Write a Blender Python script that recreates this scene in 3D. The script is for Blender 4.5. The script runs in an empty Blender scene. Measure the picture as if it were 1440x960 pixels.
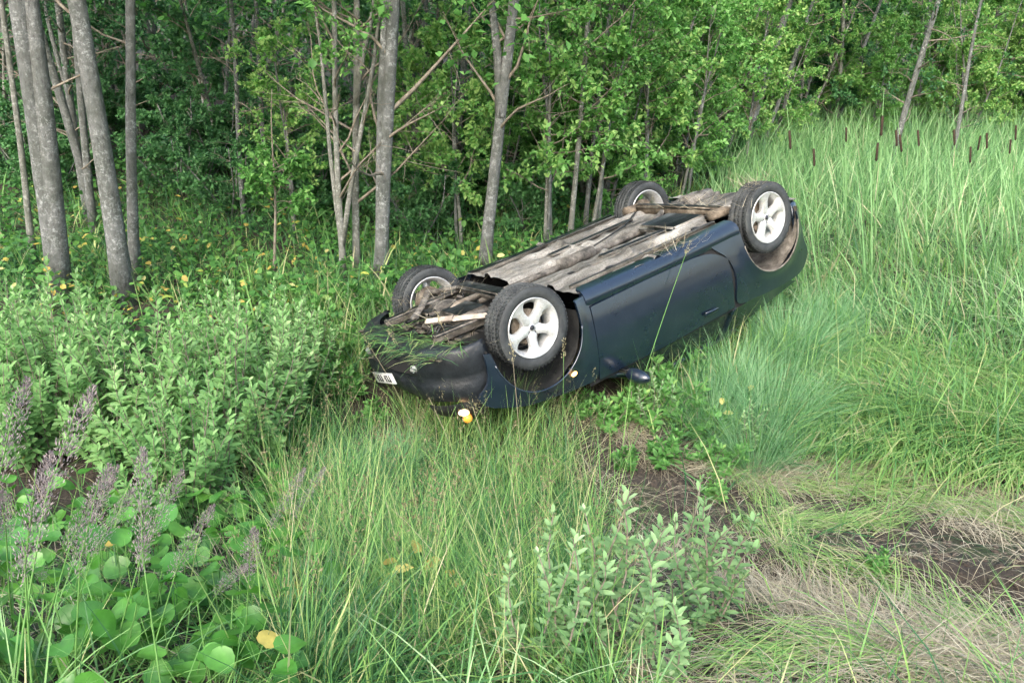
import bpy, math, random
import numpy as np
from mathutils import Matrix, Vector

# ------------------------------------------------------------------ camera
sc = bpy.context.scene
COL = sc.collection
F_PX, CAM_Z = 1130.0, 3.0
TH, RO = math.radians(24), math.radians(1.5)
_fw = np.array([0, math.cos(TH), -math.sin(TH)]); _dn0 = np.array([0, -math.sin(TH), -math.cos(TH)])
_rt = math.cos(RO) * np.array([1.0, 0, 0]) + math.sin(RO) * (-_dn0)
_dn = np.cross(_fw, _rt)
M3 = np.stack([_rt, _dn, _fw], 1)
cam_d = bpy.data.cameras.new('camera'); cam = bpy.data.objects.new('camera', cam_d); COL.objects.link(cam)
cam_d.sensor_width = 36; cam_d.lens = 36 * F_PX / 1440; cam_d.clip_start = 0.05; cam_d.clip_end = 400
mw = Matrix.Identity(4)
for r in range(3):
    mw[r][0] = _rt[r]; mw[r][1] = -_dn[r]; mw[r][2] = -_fw[r]
mw[2][3] = CAM_Z
cam.matrix_world = mw
sc.camera = cam

# ------------------------------------------------------------------ light
SUN_EL, SUN_AZ = 44, 196          # azimuth in degrees clockwise from +Y (behind and left of the viewer)
world = bpy.data.worlds.new('World'); sc.world = world; world.use_nodes = True
wn = world.node_tree.nodes; wl = world.node_tree.links
bg = wn['Background']; sky = wn.new('ShaderNodeTexSky'); sky.sky_type = 'NISHITA'; sky.sun_disc = False
sky.sun_elevation = math.radians(SUN_EL); sky.sun_rotation = math.radians(SUN_AZ)
sky.air_density = 1.6; sky.dust_density = 4.0; sky.ozone_density = 1.0
wl.new(sky.outputs[0], bg.inputs[0]); bg.inputs[1].default_value = 0.15
sd = bpy.data.lights.new('sun', 'SUN'); sun = bpy.data.objects.new('sun', sd); COL.objects.link(sun)
sd.energy = 1.1; sd.angle = math.radians(35); sd.color = (1.0, 0.98, 0.94)
a, e = math.radians(SUN_AZ), math.radians(SUN_EL)
sdir = Vector((math.sin(a) * math.cos(e), math.cos(a) * math.cos(e), math.sin(e)))
sun.rotation_euler = sdir.to_track_quat('Z', 'Y').to_euler(); sun.location = (0, -6, 12)
sc.view_settings.view_transform = 'Standard'; sc.view_settings.look = 'None'
sc.view_settings.exposure = 1.85; sc.view_settings.gamma = 1.0
sc.render.engine = 'CYCLES'
sc.cycles.max_bounces = 6; sc.cycles.diffuse_bounces = 3; sc.cycles.glossy_bounces = 3
sc.cycles.transmission_bounces = 3; sc.cycles.transparent_max_bounces = 4
sc.cycles.use_adaptive_sampling = True; sc.cycles.adaptive_threshold = 0.03

rng = np.random.default_rng(7)
random.seed(7)

# ------------------------------------------------------------------ terrain
def sstep(a, b, x):
    t = np.clip((x - a) / (b - a), 0, 1); return t * t * (3 - 2 * t)

def terrain(x, y):
    x = np.asarray(x, float); y = np.asarray(y, float)
    z = 1.35 * (1 - sstep(0.5, 4.5, y))                       # the road bank the viewer stands on
    z = z + 0.055 * np.clip(x - 2.2, 0, 8) * (1 - sstep(9, 14, y))
    z = z + 0.05 * np.sin(1.7 * x + .6) * np.sin(1.3 * y + 1) + 0.03 * np.sin(4.1 * x + 2) * np.sin(3.7 * y)
    z = z - 0.16 * np.exp(-((x - .2) ** 2 / 1.6 + (y - 5.0) ** 2 / .5))      # wet ditch under the bonnet
    z = z + 0.012 * np.sin(11 * x + 3 * y) * np.sin(9 * y - 4 * x)
    z = z + 0.02 * np.clip(y - 9, 0, 30)                      # the wood climbs a little
    # gouges and ridges torn into the bank by the car
    z = z - 0.13 * np.exp(-(((x - 1.9) * .35 + (y - 3.0)) ** 2) / .02) * sstep(.8, 1.2, x) * (1 - sstep(3.0, 3.4, x))
    z = z + 0.07 * np.exp(-(((x - 1.9) * .35 + (y - 3.28)) ** 2) / .015) * sstep(.8, 1.2, x) * (1 - sstep(3.0, 3.4, x))
    z = z - 0.07 * np.exp(-((x - .75) ** 2 + (y - 3.75) ** 2) / .12) - .06 * np.exp(-((x - .5) ** 2 + (y - 2.9) ** 2) / .05)
    z = z + 0.018 * np.sin(23 * x + 7 * y) * np.sin(19 * y - 13 * x + 2) * (1 - sstep(4.2, 4.8, y)) * sstep(.3, .6, x)
    return z

def ray(px, py):
    d = M3 @ np.array([(px - 720) / F_PX, (py - 480) / F_PX, 1.0]); return d
def ground(px, py):
    d = ray(px, py); o = np.array([0, 0, CAM_Z]); t = 1.0
    while t < 60:
        p = o + d * t
        if p[2] <= terrain(p[0], p[1]): break
        t += .01
    return p
def at_depth(px, py, Y):
    d = ray(px, py); return np.array([0, 0, CAM_Z]) + d * (Y / d[1])
def project(P):
    P = np.asarray(P, float) - np.array([0, 0, CAM_Z]); c = P @ M3
    return 720 + F_PX * c[..., 0] / c[..., 2], 480 + F_PX * c[..., 1] / c[..., 2], c[..., 2]
def inpoly(x, y, poly):
    ins = np.zeros(np.shape(x), bool); n = len(poly)
    for i in range(n):
        x1, y1 = poly[i]; x2, y2 = poly[(i + 1) % n]
        if y1 == y2: continue
        c = ((y1 > y) != (y2 > y)) & (x < (x2 - x1) * (y - y1) / (y2 - y1) + x1)
        ins ^= c
    return ins

# ------------------------------------------------------------------ mesh helpers
def make_mesh(name, V, Q=None, T=None, tint=None, smooth=False):
    m = bpy.data.meshes.new(name)
    V = np.asarray(V, np.float32).reshape(-1, 3)
    Q = np.zeros((0, 4), np.int32) if Q is None or len(Q) == 0 else np.asarray(Q, np.int32).reshape(-1, 4)
    T = np.zeros((0, 3), np.int32) if T is None or len(T) == 0 else np.asarray(T, np.int32).reshape(-1, 3)
    m.vertices.add(len(V)); m.vertices.foreach_set('co', V.ravel())
    nl = len(Q) * 4 + len(T) * 3
    m.loops.add(nl); m.loops.foreach_set('vertex_index', np.concatenate([Q.ravel(), T.ravel()]))
    m.polygons.add(len(Q) + len(T))
    st = np.concatenate([np.arange(len(Q)) * 4, len(Q) * 4 + np.arange(len(T)) * 3]).astype(np.int32)
    m.polygons.foreach_set('loop_start', st)
    if smooth: m.polygons.foreach_set('use_smooth', np.ones(len(Q) + len(T), bool))
    if tint is not None:
        at = m.attributes.new('tint', 'FLOAT', 'POINT'); at.data.foreach_set('value', np.asarray(tint, np.float32))
    m.update(calc_edges=True); m.validate()
    return m

class G:
    """collects pieces of geometry for one mesh"""
    def __init__(s): s.V = []; s.Q = []; s.T = []; s.C = []; s.n = 0
    def add(s, V, Q=None, T=None, tint=0.5):
        V = np.asarray(V, float).reshape(-1, 3)
        if Q is not None and len(Q): s.Q.append(np.asarray(Q).reshape(-1, 4) + s.n)
        if T is not None and len(T): s.T.append(np.asarray(T).reshape(-1, 3) + s.n)
        s.V.append(V); s.C.append(np.broadcast_to(np.asarray(tint, float), (len(V),)).copy()); s.n += len(V)
        return s
    def mesh(s, name, smooth=False):
        if not s.V: return make_mesh(name, np.zeros((0, 3)))
        return make_mesh(name, np.concatenate(s.V), np.concatenate(s.Q) if s.Q else None,
                         np.concatenate(s.T) if s.T else None, np.concatenate(s.C), smooth)
    def obj(s, name, mat, parent=None, smooth=False, **kw):
        return link(name, s.mesh(name, smooth), mat, parent, **kw)

def link(name, mesh, mat=None, parent=None, **props):
    o = bpy.data.objects.new(name, mesh); COL.objects.link(o)
    if mat is not None and mesh is not None and not mesh.materials: mesh.materials.append(mat)
    if parent is not None: o.parent = parent
    for k, v in props.items():
        if v is not None: o[k] = v
    return o
def empty(name, loc, label, cat, group=None, rz=0.0, scale=1.0):
    o = bpy.data.objects.new(name, None); COL.objects.link(o)
    o.location = loc; o.rotation_euler = (0, 0, rz); o.scale = (scale,) * 3; o.empty_display_size = .2
    o['label'] = label; o['category'] = cat
    if group: o['group'] = group
    return o
def copy_thing(src, loc, rz=0.0, scale=1.0, label=None, group=None, tilt=(0, 0)):
    r = src.copy(); COL.objects.link(r); r.location = loc
    r.rotation_euler = (tilt[0], tilt[1], rz); r.scale = (scale,) * 3 if np.isscalar(scale) else scale
    if label: r['label'] = label
    if group: r['group'] = group
    for ch in src.children:
        c = ch.copy(); COL.objects.link(c); c.parent = r
        for g in ch.children:
            d = g.copy(); COL.objects.link(d); d.parent = c
    return r

def tube(path, rad, sides=8, cap=True):
    P = np.asarray(path, float); n = len(P); R = np.broadcast_to(np.asarray(rad, float), (n,))
    tg = np.gradient(P, axis=0); tg /= np.linalg.norm(tg, axis=1)[:, None] + 1e-12
    u = np.cross(tg[0], [0, 0, 1.0]) if abs(tg[0][2]) < .9 else np.cross(tg[0], [1.0, 0, 0])
    u /= np.linalg.norm(u); A = np.linspace(0, 2 * np.pi, sides, endpoint=False); V = []
    for i in range(n):
        u = u - tg[i] * (u @ tg[i]); u /= np.linalg.norm(u) + 1e-12; w = np.cross(tg[i], u)
        V.append(P[i] + R[i] * (np.cos(A)[:, None] * u + np.sin(A)[:, None] * w))
    V = np.concatenate(V); Q = []
    for i in range(n - 1):
        for k in range(sides):
            k2 = (k + 1) % sides
            Q.append((i * sides + k, i * sides + k2, (i + 1) * sides + k2, (i + 1) * sides + k))
    T = []
    if cap:
        V = np.concatenate([V, P[:1], P[-1:]]); b = n * sides
        for k in range(sides):
            k2 = (k + 1) % sides
            T.append((b, k2, k)); T.append((b + 1, (n - 1) * sides + k, (n - 1) * sides + k2))
    return V, Q, T

def grid(Pts):
    """Pts (nu, nv, 3) -> V, Q"""
    Pts = np.asarray(Pts, float); nu, nv = Pts.shape[:2]
    i, j = np.meshgrid(np.arange(nu - 1), np.arange(nv - 1), indexing='ij'); k = (i * nv + j).ravel()
    return Pts.reshape(-1, 3), np.stack([k, k + nv, k + nv + 1, k + 1], 1)

def box(c, s, bev=0.0, rot=None):
    """chamfered box"""
    c = np.array(c, float); h = np.array(s, float) / 2; b = min(bev, h.min() * .9)
    if b <= 0:
        V = np.array([[x, y, z] for x in (-1, 1) for y in (-1, 1) for z in (-1, 1)], float) * h
        Q = [(0, 1, 3, 2), (4, 6, 7, 5), (0, 4, 5, 1), (2, 3, 7, 6), (0, 2, 6, 4), (1, 5, 7, 3)]; T = []
    else:
        V = []; idx = {}
        for sx in (-1, 1):
            for sy in (-1, 1):
                for sz in (-1, 1):
                    for ax in range(3):
                        p = np.array([sx, sy, sz], float) * (h - b); p[ax] = (sx, sy, sz)[ax] * h[ax]
                        idx[(sx, sy, sz, ax)] = len(V); V.append(p)
        V = np.array(V); Q = []; T = []
        S = (-1, 1)
        for ax in range(3):
            o1, o2 = [k for k in range(3) if k != ax]
            for s_ in S:
                q = []
                for (p1, p2) in ((-1, -1), (1, -1), (1, 1), (-1, 1)):
                    k = [0, 0, 0]; k[ax] = s_; k[o1] = p1; k[o2] = p2; q.append(idx[(k[0], k[1], k[2], ax)])
                Q.append(q if (s_ > 0) ^ (ax == 1) else q[::-1])
        for ax in range(3):
            o1, o2 = [k for k in range(3) if k != ax]
            for p1 in S:
                for p2 in S:
                    def I(sv, a_):
                        k = [0, 0, 0]; k[ax] = sv; k[o1] = p1; k[o2] = p2; return idx[(k[0], k[1], k[2], a_)]
                    Q.append((I(-1, o1), I(1, o1), I(1, o2), I(-1, o2)))
        for sx in S:
            for sy in S:
                for sz in S: T.append([idx[(sx, sy, sz, a_)] for a_ in range(3)])
    if rot is not None: V = V @ np.asarray(rot).T
    return V + c, Q, T

def rotm(ax, ang):
    c, s = math.cos(ang), math.sin(ang)
    return np.array({'x': [[1, 0, 0], [0, c, -s], [0, s, c]], 'y': [[c, 0, s], [0, 1, 0], [-s, 0, c]],
                     'z': [[c, -s, 0], [s, c, 0], [0, 0, 1]]}[ax])

def norm(v): return v / (np.linalg.norm(v, axis=-1, keepdims=True) + 1e-12)

def leaves(g, pos, direc, nrm, L, W, tint, fold=.25, droop=.2, fine=False):
    """leaf blades folded along the midrib; pos/direc/nrm (n,3)"""
    n = len(pos); L = np.broadcast_to(L, (n,))[:, None]; W = np.broadcast_to(W, (n,))[:, None]
    d = norm(direc); s = norm(np.cross(d, nrm)); u = np.cross(s, d)
    def P(t, w, h): return pos + d * (L * t) + s * (W * w) + u * (h * L)
    k = fold
    if fine:
        pts = [P(0, 0, 0), P(.52, 0, -droop * .25), P(1, 0, -droop), P(.28, -.42, k * .25), P(.72, -.40, k * .2 - droop * .45),
               P(.28, .42, k * .25), P(.72, .40, k * .2 - droop * .45)]
        V = np.stack(pts, 1).reshape(-1, 3); b = np.arange(n)[:, None] * 7
        Q = np.concatenate([b + [0, 3, 4, 1], b + [0, 1, 6, 5]]); T = np.concatenate([b + [1, 4, 2], b + [1, 2, 6]]); m = 7
    else:
        pts = [P(0, 0, 0), P(.5, -.5, k * .3), P(1, 0, -droop), P(.5, .5, k * .3)]
        V = np.stack(pts, 1).reshape(-1, 3); b = np.arange(n)[:, None] * 4
        Q = None; T = np.concatenate([b + [0, 2, 1], b + [0, 3, 2]]); m = 4
    g.add(V, Q, T, np.repeat(np.broadcast_to(tint, (n,)), m))

def blades(g, pos, az, L, W, lean, tint, r, up=None, nseg=3, curl=1.0):
    """grass blades; lean 0 upright .. 1 lying; curved"""
    n = len(pos); L = np.broadcast_to(L, (n,)); W = np.broadcast_to(W, (n,)); lean = np.broadcast_to(lean, (n,))
    dr = np.stack([np.cos(az), np.sin(az), np.zeros(n)], 1)
    tw = az + np.pi / 2 + r.normal(0, .7, n); sd_ = np.stack([np.cos(tw), np.sin(tw), np.zeros(n)], 1)
    th0 = lean * .9; th1 = lean * (1.3 + 1.1 * curl) + .12
    P = np.array(pos, float); lv = []
    for i in range(nseg + 1):
        t = i / nseg; w = (W * (1 - t ** 1.6) * (.75 + .25 * min(1, t * 4)) + .0004)[:, None] / 2
        lv.append(P - sd_ * w); lv.append(P + sd_ * w)
        th = th0 + (th1 - th0) * (t + .5 / nseg); th = np.minimum(th, 2.2)
        P = P + (dr * np.sin(th)[:, None] + np.array([0, 0, 1.0]) * np.cos(th)[:, None]) * (L / nseg)[:, None]
    V = np.stack(lv, 1).reshape(-1, 3); m = 2 * (nseg + 1); b = np.arange(n)[:, None] * m
    Q = np.concatenate([b + [2 * i, 2 * i + 1, 2 * i + 3, 2 * i + 2] for i in range(nseg)])
    g.add(V, Q, None, np.repeat(tint, m))

# ------------------------------------------------------------------ materials
MATS = {}
def new_mat(name):
    m = bpy.data.materials.new(name); m.use_nodes = True; MATS[name] = m
    return m, m.node_tree.nodes, m.node_tree.links, m.node_tree.nodes['Principled BSDF']
def ramp(nd, stops):
    r = nd.new('ShaderNodeValToRGB'); e_ = r.color_ramp.elements
    while len(e_) < len(stops): e_.new(.5)
    for k, (p, c) in enumerate(stops): e_[k].position = p; e_[k].color = (*c, 1)
    return r
def noise(nd, scale, detail=4, rough=.6, coord=None, lk=None):
    n = nd.new('ShaderNodeTexNoise'); n.inputs['Scale'].default_value = scale
    n.inputs['Detail'].default_value = detail; n.inputs['Roughness'].default_value = rough
    if coord is not None: lk.new(coord, n.inputs['Vector'])
    return n
def leaf_mat(name, stops, trans=.35, rough=.5, spec=.3, vary=.25):
    m, nd, lk, bs = new_mat(name)
    at = nd.new('ShaderNodeAttribute'); at.attribute_name = 'tint'
    oi = nd.new('ShaderNodeObjectInfo')
    ma = nd.new('ShaderNodeMath'); ma.operation = 'MULTIPLY_ADD'; lk.new(oi.outputs['Random'], ma.inputs[0])
    ma.inputs[1].default_value = vary; lk.new(at.outputs['Fac'], ma.inputs[2])
    mb = nd.new('ShaderNodeMath'); mb.operation = 'SUBTRACT'; lk.new(ma.outputs[0], mb.inputs[0]); mb.inputs[1].default_value = vary / 2
    rp = ramp(nd, stops); lk.new(mb.outputs[0], rp.inputs[0])
    tc = nd.new('ShaderNodeTexCoord'); nz = noise(nd, 28, 3, .6, tc.outputs['Object'], lk)
    mx = nd.new('ShaderNodeMix'); mx.data_type = 'RGBA'; mx.blend_type = 'OVERLAY'; mx.inputs[0].default_value = .35
    lk.new(rp.outputs[0], mx.inputs[6]); lk.new(nz.outputs['Fac'], mx.inputs[7])
    lk.new(mx.outputs[2], bs.inputs['Base Color'])
    bs.inputs['Roughness'].default_value = rough; bs.inputs['Specular IOR Level'].default_value = spec
    tr = nd.new('ShaderNodeBsdfTranslucent')
    hs = nd.new('ShaderNodeHueSaturation'); hs.inputs['Hue'].default_value = .5; hs.inputs['Saturation'].default_value = 1.1
    hs.inputs['Value'].default_value = 1.3; lk.new(mx.outputs[2], hs.inputs['Color']); lk.new(hs.outputs[0], tr.inputs[0])
    ms = nd.new('ShaderNodeMixShader'); ms.inputs[0].default_value = trans
    lk.new(bs.outputs[0], ms.inputs[1]); lk.new(tr.outputs[0], ms.inputs[2])
    lk.new(ms.outputs[0], nd['Material Output'].inputs['Surface'])
    return m
def rough_mat(name, stops, scale=8, rough=.8, bump=.3, detail=8, metal=0.0, stretch=(1, 1, 1), bscale=None, spec=.4, grain=.4):
    m, nd, lk, bs = new_mat(name)
    tc = nd.new('ShaderNodeTexCoord'); mp = nd.new('ShaderNodeMapping'); mp.inputs['Scale'].default_value = stretch
    lk.new(tc.outputs['Object'], mp.inputs[0])
    n1 = noise(nd, scale, detail, .65, mp.outputs[0], lk); rp = ramp(nd, stops)
    lk.new(n1.outputs['Fac'], rp.inputs[0])
    nf = noise(nd, 70, 8, .8, tc.outputs['Object'], lk); rf = ramp(nd, [(.36, (.42, .40, .37)), (.55, (1, 1, 1))]); lk.new(nf.outputs['Fac'], rf.inputs[0])
    mf = nd.new('ShaderNodeMix'); mf.data_type = 'RGBA'; mf.blend_type = 'MULTIPLY'; mf.inputs[0].default_value = grain
    lk.new(rp.outputs[0], mf.inputs[6]); lk.new(rf.outputs[0], mf.inputs[7]); lk.new(mf.outputs[2], bs.inputs['Base Color'])
    n2 = noise(nd, bscale or scale * 4, 6, .7, mp.outputs[0], lk)
    bp = nd.new('ShaderNodeBump'); bp.inputs['Strength'].default_value = bump; bp.inputs['Distance'].default_value = .02
    lk.new(n2.outputs['Fac'], bp.inputs['Height']); lk.new(bp.outputs[0], bs.inputs['Normal'])
    bs.inputs['Roughness'].default_value = rough; bs.inputs['Metallic'].default_value = metal
    bs.inputs['Specular IOR Level'].default_value = spec
    return m

soil = rough_mat('soil', [(.3, (.035, .026, .02)), (.5, (.075, .058, .045)), (.7, (.14, .115, .09))], 6, .95, .9)
# ground material: dark soil with leaf litter and moss patches
def ground_material():
    m, nd, lk, bs = new_mat('ground')
    tc = nd.new('ShaderNodeTexCoord')
    n1 = noise(nd, 1.3, 8, .65, tc.outputs['Object'], lk); n2 = noise(nd, 22, 8, .7, tc.outputs['Object'], lk)
    r1 = ramp(nd, [(.25, (.018, .014, .011)), (.5, (.042, .032, .024)), (.75, (.085, .068, .05))]); lk.new(n2.outputs['Fac'], r1.inputs[0])
    r2 = ramp(nd, [(.42, (.02, .035, .012)), (.6, (.05, .075, .022))]); lk.new(n2.outputs['Fac'], r2.inputs[0])
    r3 = ramp(nd, [(.5, (0, 0, 0)), (.62, (1, 1, 1))]); lk.new(n1.outputs['Fac'], r3.inputs[0])
    mx = nd.new('ShaderNodeMix'); mx.data_type = 'RGBA'; lk.new(r3.outputs[0], mx.inputs[0]); lk.new(r1.outputs[0], mx.inputs[6]); lk.new(r2.outputs[0], mx.inputs[7])
    lk.new(mx.outputs[2], bs.inputs['Base Color']); bs.inputs['Roughness'].default_value = .95
    bp = nd.new('ShaderNodeBump'); bp.inputs['Strength'].default_value = 1; bp.inputs['Distance'].default_value = .05
    lk.new(n2.outputs['Fac'], bp.inputs['Height']); lk.new(bp.outputs[0], bs.inputs['Normal'])
    return m
ground_m = ground_material()

def bark_material(name, base, light, dark):
    m, nd, lk, bs = new_mat(name)
    tc = nd.new('ShaderNodeTexCoord'); mp = nd.new('ShaderNodeMapping'); mp.inputs['Scale'].default_value = (1, 1, .45)
    lk.new(tc.outputs['Object'], mp.inputs[0])
    n1 = noise(nd, 34, 10, .75, mp.outputs[0], lk); n2 = noise(nd, 7, 5, .6, tc.outputs['Object'], lk)
    r1 = ramp(nd, [(.3, dark), (.47, base), (.6, base), (.68, light)]); lk.new(n1.outputs['Fac'], r1.inputs[0])
    r2 = ramp(nd, [(.35, (.45, .5, .42)), (.6, (1, 1, 1))]); lk.new(n2.outputs['Fac'], r2.inputs[0])
    mx = nd.new('ShaderNodeMix'); mx.data_type = 'RGBA'; mx.blend_type = 'MULTIPLY'; mx.inputs[0].default_value = .8
    lk.new(r1.outputs[0], mx.inputs[6]); lk.new(r2.outputs[0], mx.inputs[7])
    n4 = noise(nd, 24, 10, .85, tc.outputs['Object'], lk); r3 = ramp(nd, [(.52, (0, 0, 0)), (.57, (1, 1, 1))]); lk.new(n4.outputs['Fac'], r3.inputs[0])
    mu = nd.new('ShaderNodeMath'); mu.operation = 'MULTIPLY'; mu.use_clamp = True; lk.new(r3.outputs[0], mu.inputs[0]); n5 = noise(nd, 3.5, 3, .6, tc.outputs['Object'], lk); r5 = ramp(nd, [(.38, (.12, .12, .12)), (.6, (.9, .9, .9))]); lk.new(n5.outputs['Fac'], r5.inputs[0]); lk.new(r5.outputs[0], mu.inputs[1])
    m2 = nd.new('ShaderNodeMix'); m2.data_type = 'RGBA'; lk.new(mu.outputs[0], m2.inputs[0]); lk.new(mx.outputs[2], m2.inputs[6]); m2.inputs[7].default_value = (*light, 1)
    lk.new(m2.outputs[2], bs.inputs['Base Color']); bs.inputs['Roughness'].default_value = .92
    bp = nd.new('ShaderNodeBump'); bp.inputs['Strength'].default_value = 1; bp.inputs['Distance'].default_value = .03
    lk.new(n1.outputs['Fac'], bp.inputs['Height']); lk.new(bp.outputs[0], bs.inputs['Normal'])
    return m
bark = bark_material('alder_bark', (.135, .14, .14), (.36, .38, .38), (.035, .034, .033))
pale_bark = bark_material('pale_bark', (.19, .19, .175), (.44, .45, .43), (.07, .065, .06))
twig_m = rough_mat('twig', [(.35, (.10, .085, .065)), (.65, (.26, .23, .19))], 20, .9, .3)

L_TREE = leaf_mat('tree_leaf', [(0, (.03, .095, .028)), (.35, (.07, .19, .045)), (.65, (.12, .29, .075)), (.92, (.20, .40, .12)), (1, (.30, .46, .15))], .45)
L_SHADED = leaf_mat('shaded_forest_leaf', [(0, (.022, .075, .035)), (.5, (.048, .14, .058)), (1, (.10, .24, .085))], .35)  # leaf colour darkened and cooled to paint in the wood's deep shade
L_WILLOW = leaf_mat('willow_leaf', [(0, (.08, .18, .06)), (.5, (.15, .30, .10)), (.85, (.25, .42, .17)), (1, (.36, .51, .24))], .35, .65, .2)
L_MINT = leaf_mat('mint_leaf', [(0, (.08, .165, .07)), (.5, (.15, .27, .115)), (.85, (.25, .39, .19)), (1, (.36, .48, .29))], .3, .7, .15)
L_ROUND = leaf_mat('round_leaf', [(0, (.035, .12, .022)), (.5, (.06, .20, .03)), (.9, (.12, .29, .05)), (1, (.35, .36, .05))], .3, .38, .5)
L_HERB = leaf_mat('herb_leaf', [(0, (.03, .10, .028)), (.5, (.06, .17, .04)), (.88, (.12, .27, .06)), (.96, (.40, .40, .09)), (1, (.40, .31, .08))], .38)
GRASS = leaf_mat('grass_blade', [(0, (.035, .11, .045)), (.3, (.085, .21, .07)), (.55, (.15, .30, .085)), (.78, (.25, .40, .12)), (.9, (.37, .42, .18)), (1, (.46, .42, .26))], .35, .5, .3, 0.0)
GRASS_BL = leaf_mat('blue_grass_blade', [(0, (.08, .21, .09)), (.5, (.16, .34, .155)), (1, (.30, .46, .26))], .35, .5, .3, .1)
REED = leaf_mat('reed_blade', [(0, (.07, .17, .075)), (.4, (.17, .33, .13)), (.65, (.26, .43, .19)), (.88, (.40, .52, .30)), (1, (.54, .50, .34))], .4, .5, .3, 0.0)
STRAW = leaf_mat('straw', [(0, (.11, .09, .06)), (.5, (.27, .235, .165)), (1, (.50, .46, .35))], .2, .7, .2, 0.0)
PLUME = leaf_mat('purple_plume', [(0, (.17, .14, .155)), (.6, (.27, .235, .245)), (1, (.38, .34, .33))], .3, .8, .1)
SEED = leaf_mat('seed_head', [(0, (.15, .13, .07)), (1, (.40, .36, .22))], .25)
YELLOW = leaf_mat('yellow_leaf', [(0, (.34, .24, .07)), (.5, (.50, .43, .12)), (1, (.56, .54, .24))], .35)

# car materials
def paint(name_='dark_blue_paint', stops_=(.5, .66, .8), ro_=0.0, coat_=1.0):
    m, nd, lk, bs = new_mat(name_)
    tc = nd.new('ShaderNodeTexCoord'); n = noise(nd, 9, 8, .7, tc.outputs['Object'], lk); n3 = noise(nd, 2.2, 5, .6, tc.outputs['Object'], lk)
    r = ramp(nd, [(p_, c_) for p_, c_ in zip(stops_, ((.006, .013, .027), (.009, .017, .032), (.09, .085, .078)))]); lk.new(n.outputs['Fac'], r.inputs[0])
    lk.new(r.outputs[0], bs.inputs['Base Color'])
    r2 = ramp(nd, [(.35, (.22 + ro_,) * 3), (.7, (.42 + ro_,) * 3)]); lk.new(n3.outputs['Fac'], r2.inputs[0]); lk.new(r2.outputs[0], bs.inputs['Roughness'])
    bs.inputs['Metallic'].default_value = .25; bs.inputs['Coat Weight'].default_value = coat_; bs.inputs['Coat Roughness'].default_value = .12
    bp = nd.new('ShaderNodeBump'); bp.inputs['Strength'].default_value = .12; bp.inputs['Distance'].default_value = .05
    lk.new(n3.outputs['Fac'], bp.inputs['Height']); lk.new(bp.outputs[0], bs.inputs['Normal'])
    return m
BUMPER = rough_mat('scraped_black_bumper', [(.4, (.008, .010, .013)), (.6, (.016, .019, .024)), (.72, (.06, .056, .048))], 11, .42, .25)
PAINT = paint(); MUDDY = paint('muddy_blue_paint', (.34, .44, .60), .45, .0)
PLASTIC = rough_mat('black_plastic', [(.4, (.012, .013, .014)), (.62, (.03, .03, .03)), (.75, (.12, .11, .09))], 9, .5, .15)
RUBBER = rough_mat('tyre_rubber', [(.4, (.022, .025, .028)), (.6, (.045, .05, .053)), (.75, (.12, .12, .11))], 7, .75, .2)
ALLOY = rough_mat('alloy', [(.35, (.42, .43, .44)), (.55, (.60, .61, .62)), (.72, (.42, .40, .36))], 14, .38, .08, metal=.45)
STEEL_D = rough_mat('dirty_steel', [(.35, (.03, .028, .025)), (.5, (.10, .09, .08)), (.7, (.25, .235, .21))], 12, .75, .4, metal=.2)
FLOORPAN = rough_mat('muddy_floor_pan', [(.34, (.035, .033, .03)), (.45, (.11, .105, .095)), (.55, (.20, .19, .175)), (.63, (.33, .32, .30)), (.74, (.46, .455, .44))], 2.6, .8, .6, stretch=(.55, 2.6, 1), bscale=24, grain=1.0)
RUSTY = rough_mat('rusty_steel', [(.35, (.06, .046, .034)), (.55, (.16, .13, .10)), (.7, (.32, .28, .23))], 9, .85, .5)
MUD = rough_mat('caked_mud', [(.35, (.06, .052, .043)), (.6, (.18, .165, .145)), (.75, (.34, .32, .29))], 9, .95, .8)
DIRT = rough_mat('damp_dirt', [(.35, (.03, .025, .018)), (.55, (.075, .063, .047)), (.7, (.15, .13, .10))], 14, .95, 1.0)
PALE = rough_mat('pale_arm', [(.35, (.30, .24, .20)), (.6, (.58, .50, .44))], 14, .8, .3)
def simple(name, col, rough=.5, metal=0, emit=None, es=0, alpha=None, trans=0):
    m, nd, lk, bs = new_mat(name); bs.inputs['Base Color'].default_value = (*col, 1)
    bs.inputs['Roughness'].default_value = rough; bs.inputs['Metallic'].default_value = metal
    if emit: bs.inputs['Emission Color'].default_value = (*emit, 1); bs.inputs['Emission Strength'].default_value = es
    if trans: bs.inputs['Transmission Weight'].default_value = trans
    return m
GLASS = simple('tinted_glass', (.02, .03, .03), .08)
LAMPG = simple('lamp_glass', (.75, .78, .78), .1, trans=.6)
LIT = simple('lit_bulb', (1, .8, .5), .4, emit=(1.0, .62, .30), es=2.6)
LITO = simple('lit_amber', (1, .45, .1), .4, emit=(1.0, .38, .10), es=3)
AMBER_GLOW = simple('amber_glow', (.55, .20, .02), .25, emit=(1.0, .42, .06), es=.25)  # glow colour painted for the nose lamp's light on a grass leaf
PLATE = simple('plate_white', (.72, .73, .74), .4)
INK = simple('plate_ink', (.02, .02, .03), .5)
SEAM = simple('dark_seam', (.006, .006, .007), .9)
CATTAIL = rough_mat('cattail_head', [(.4, (.03, .018, .012)), (.7, (.06, .038, .024))], 40, .95, .5)

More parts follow.
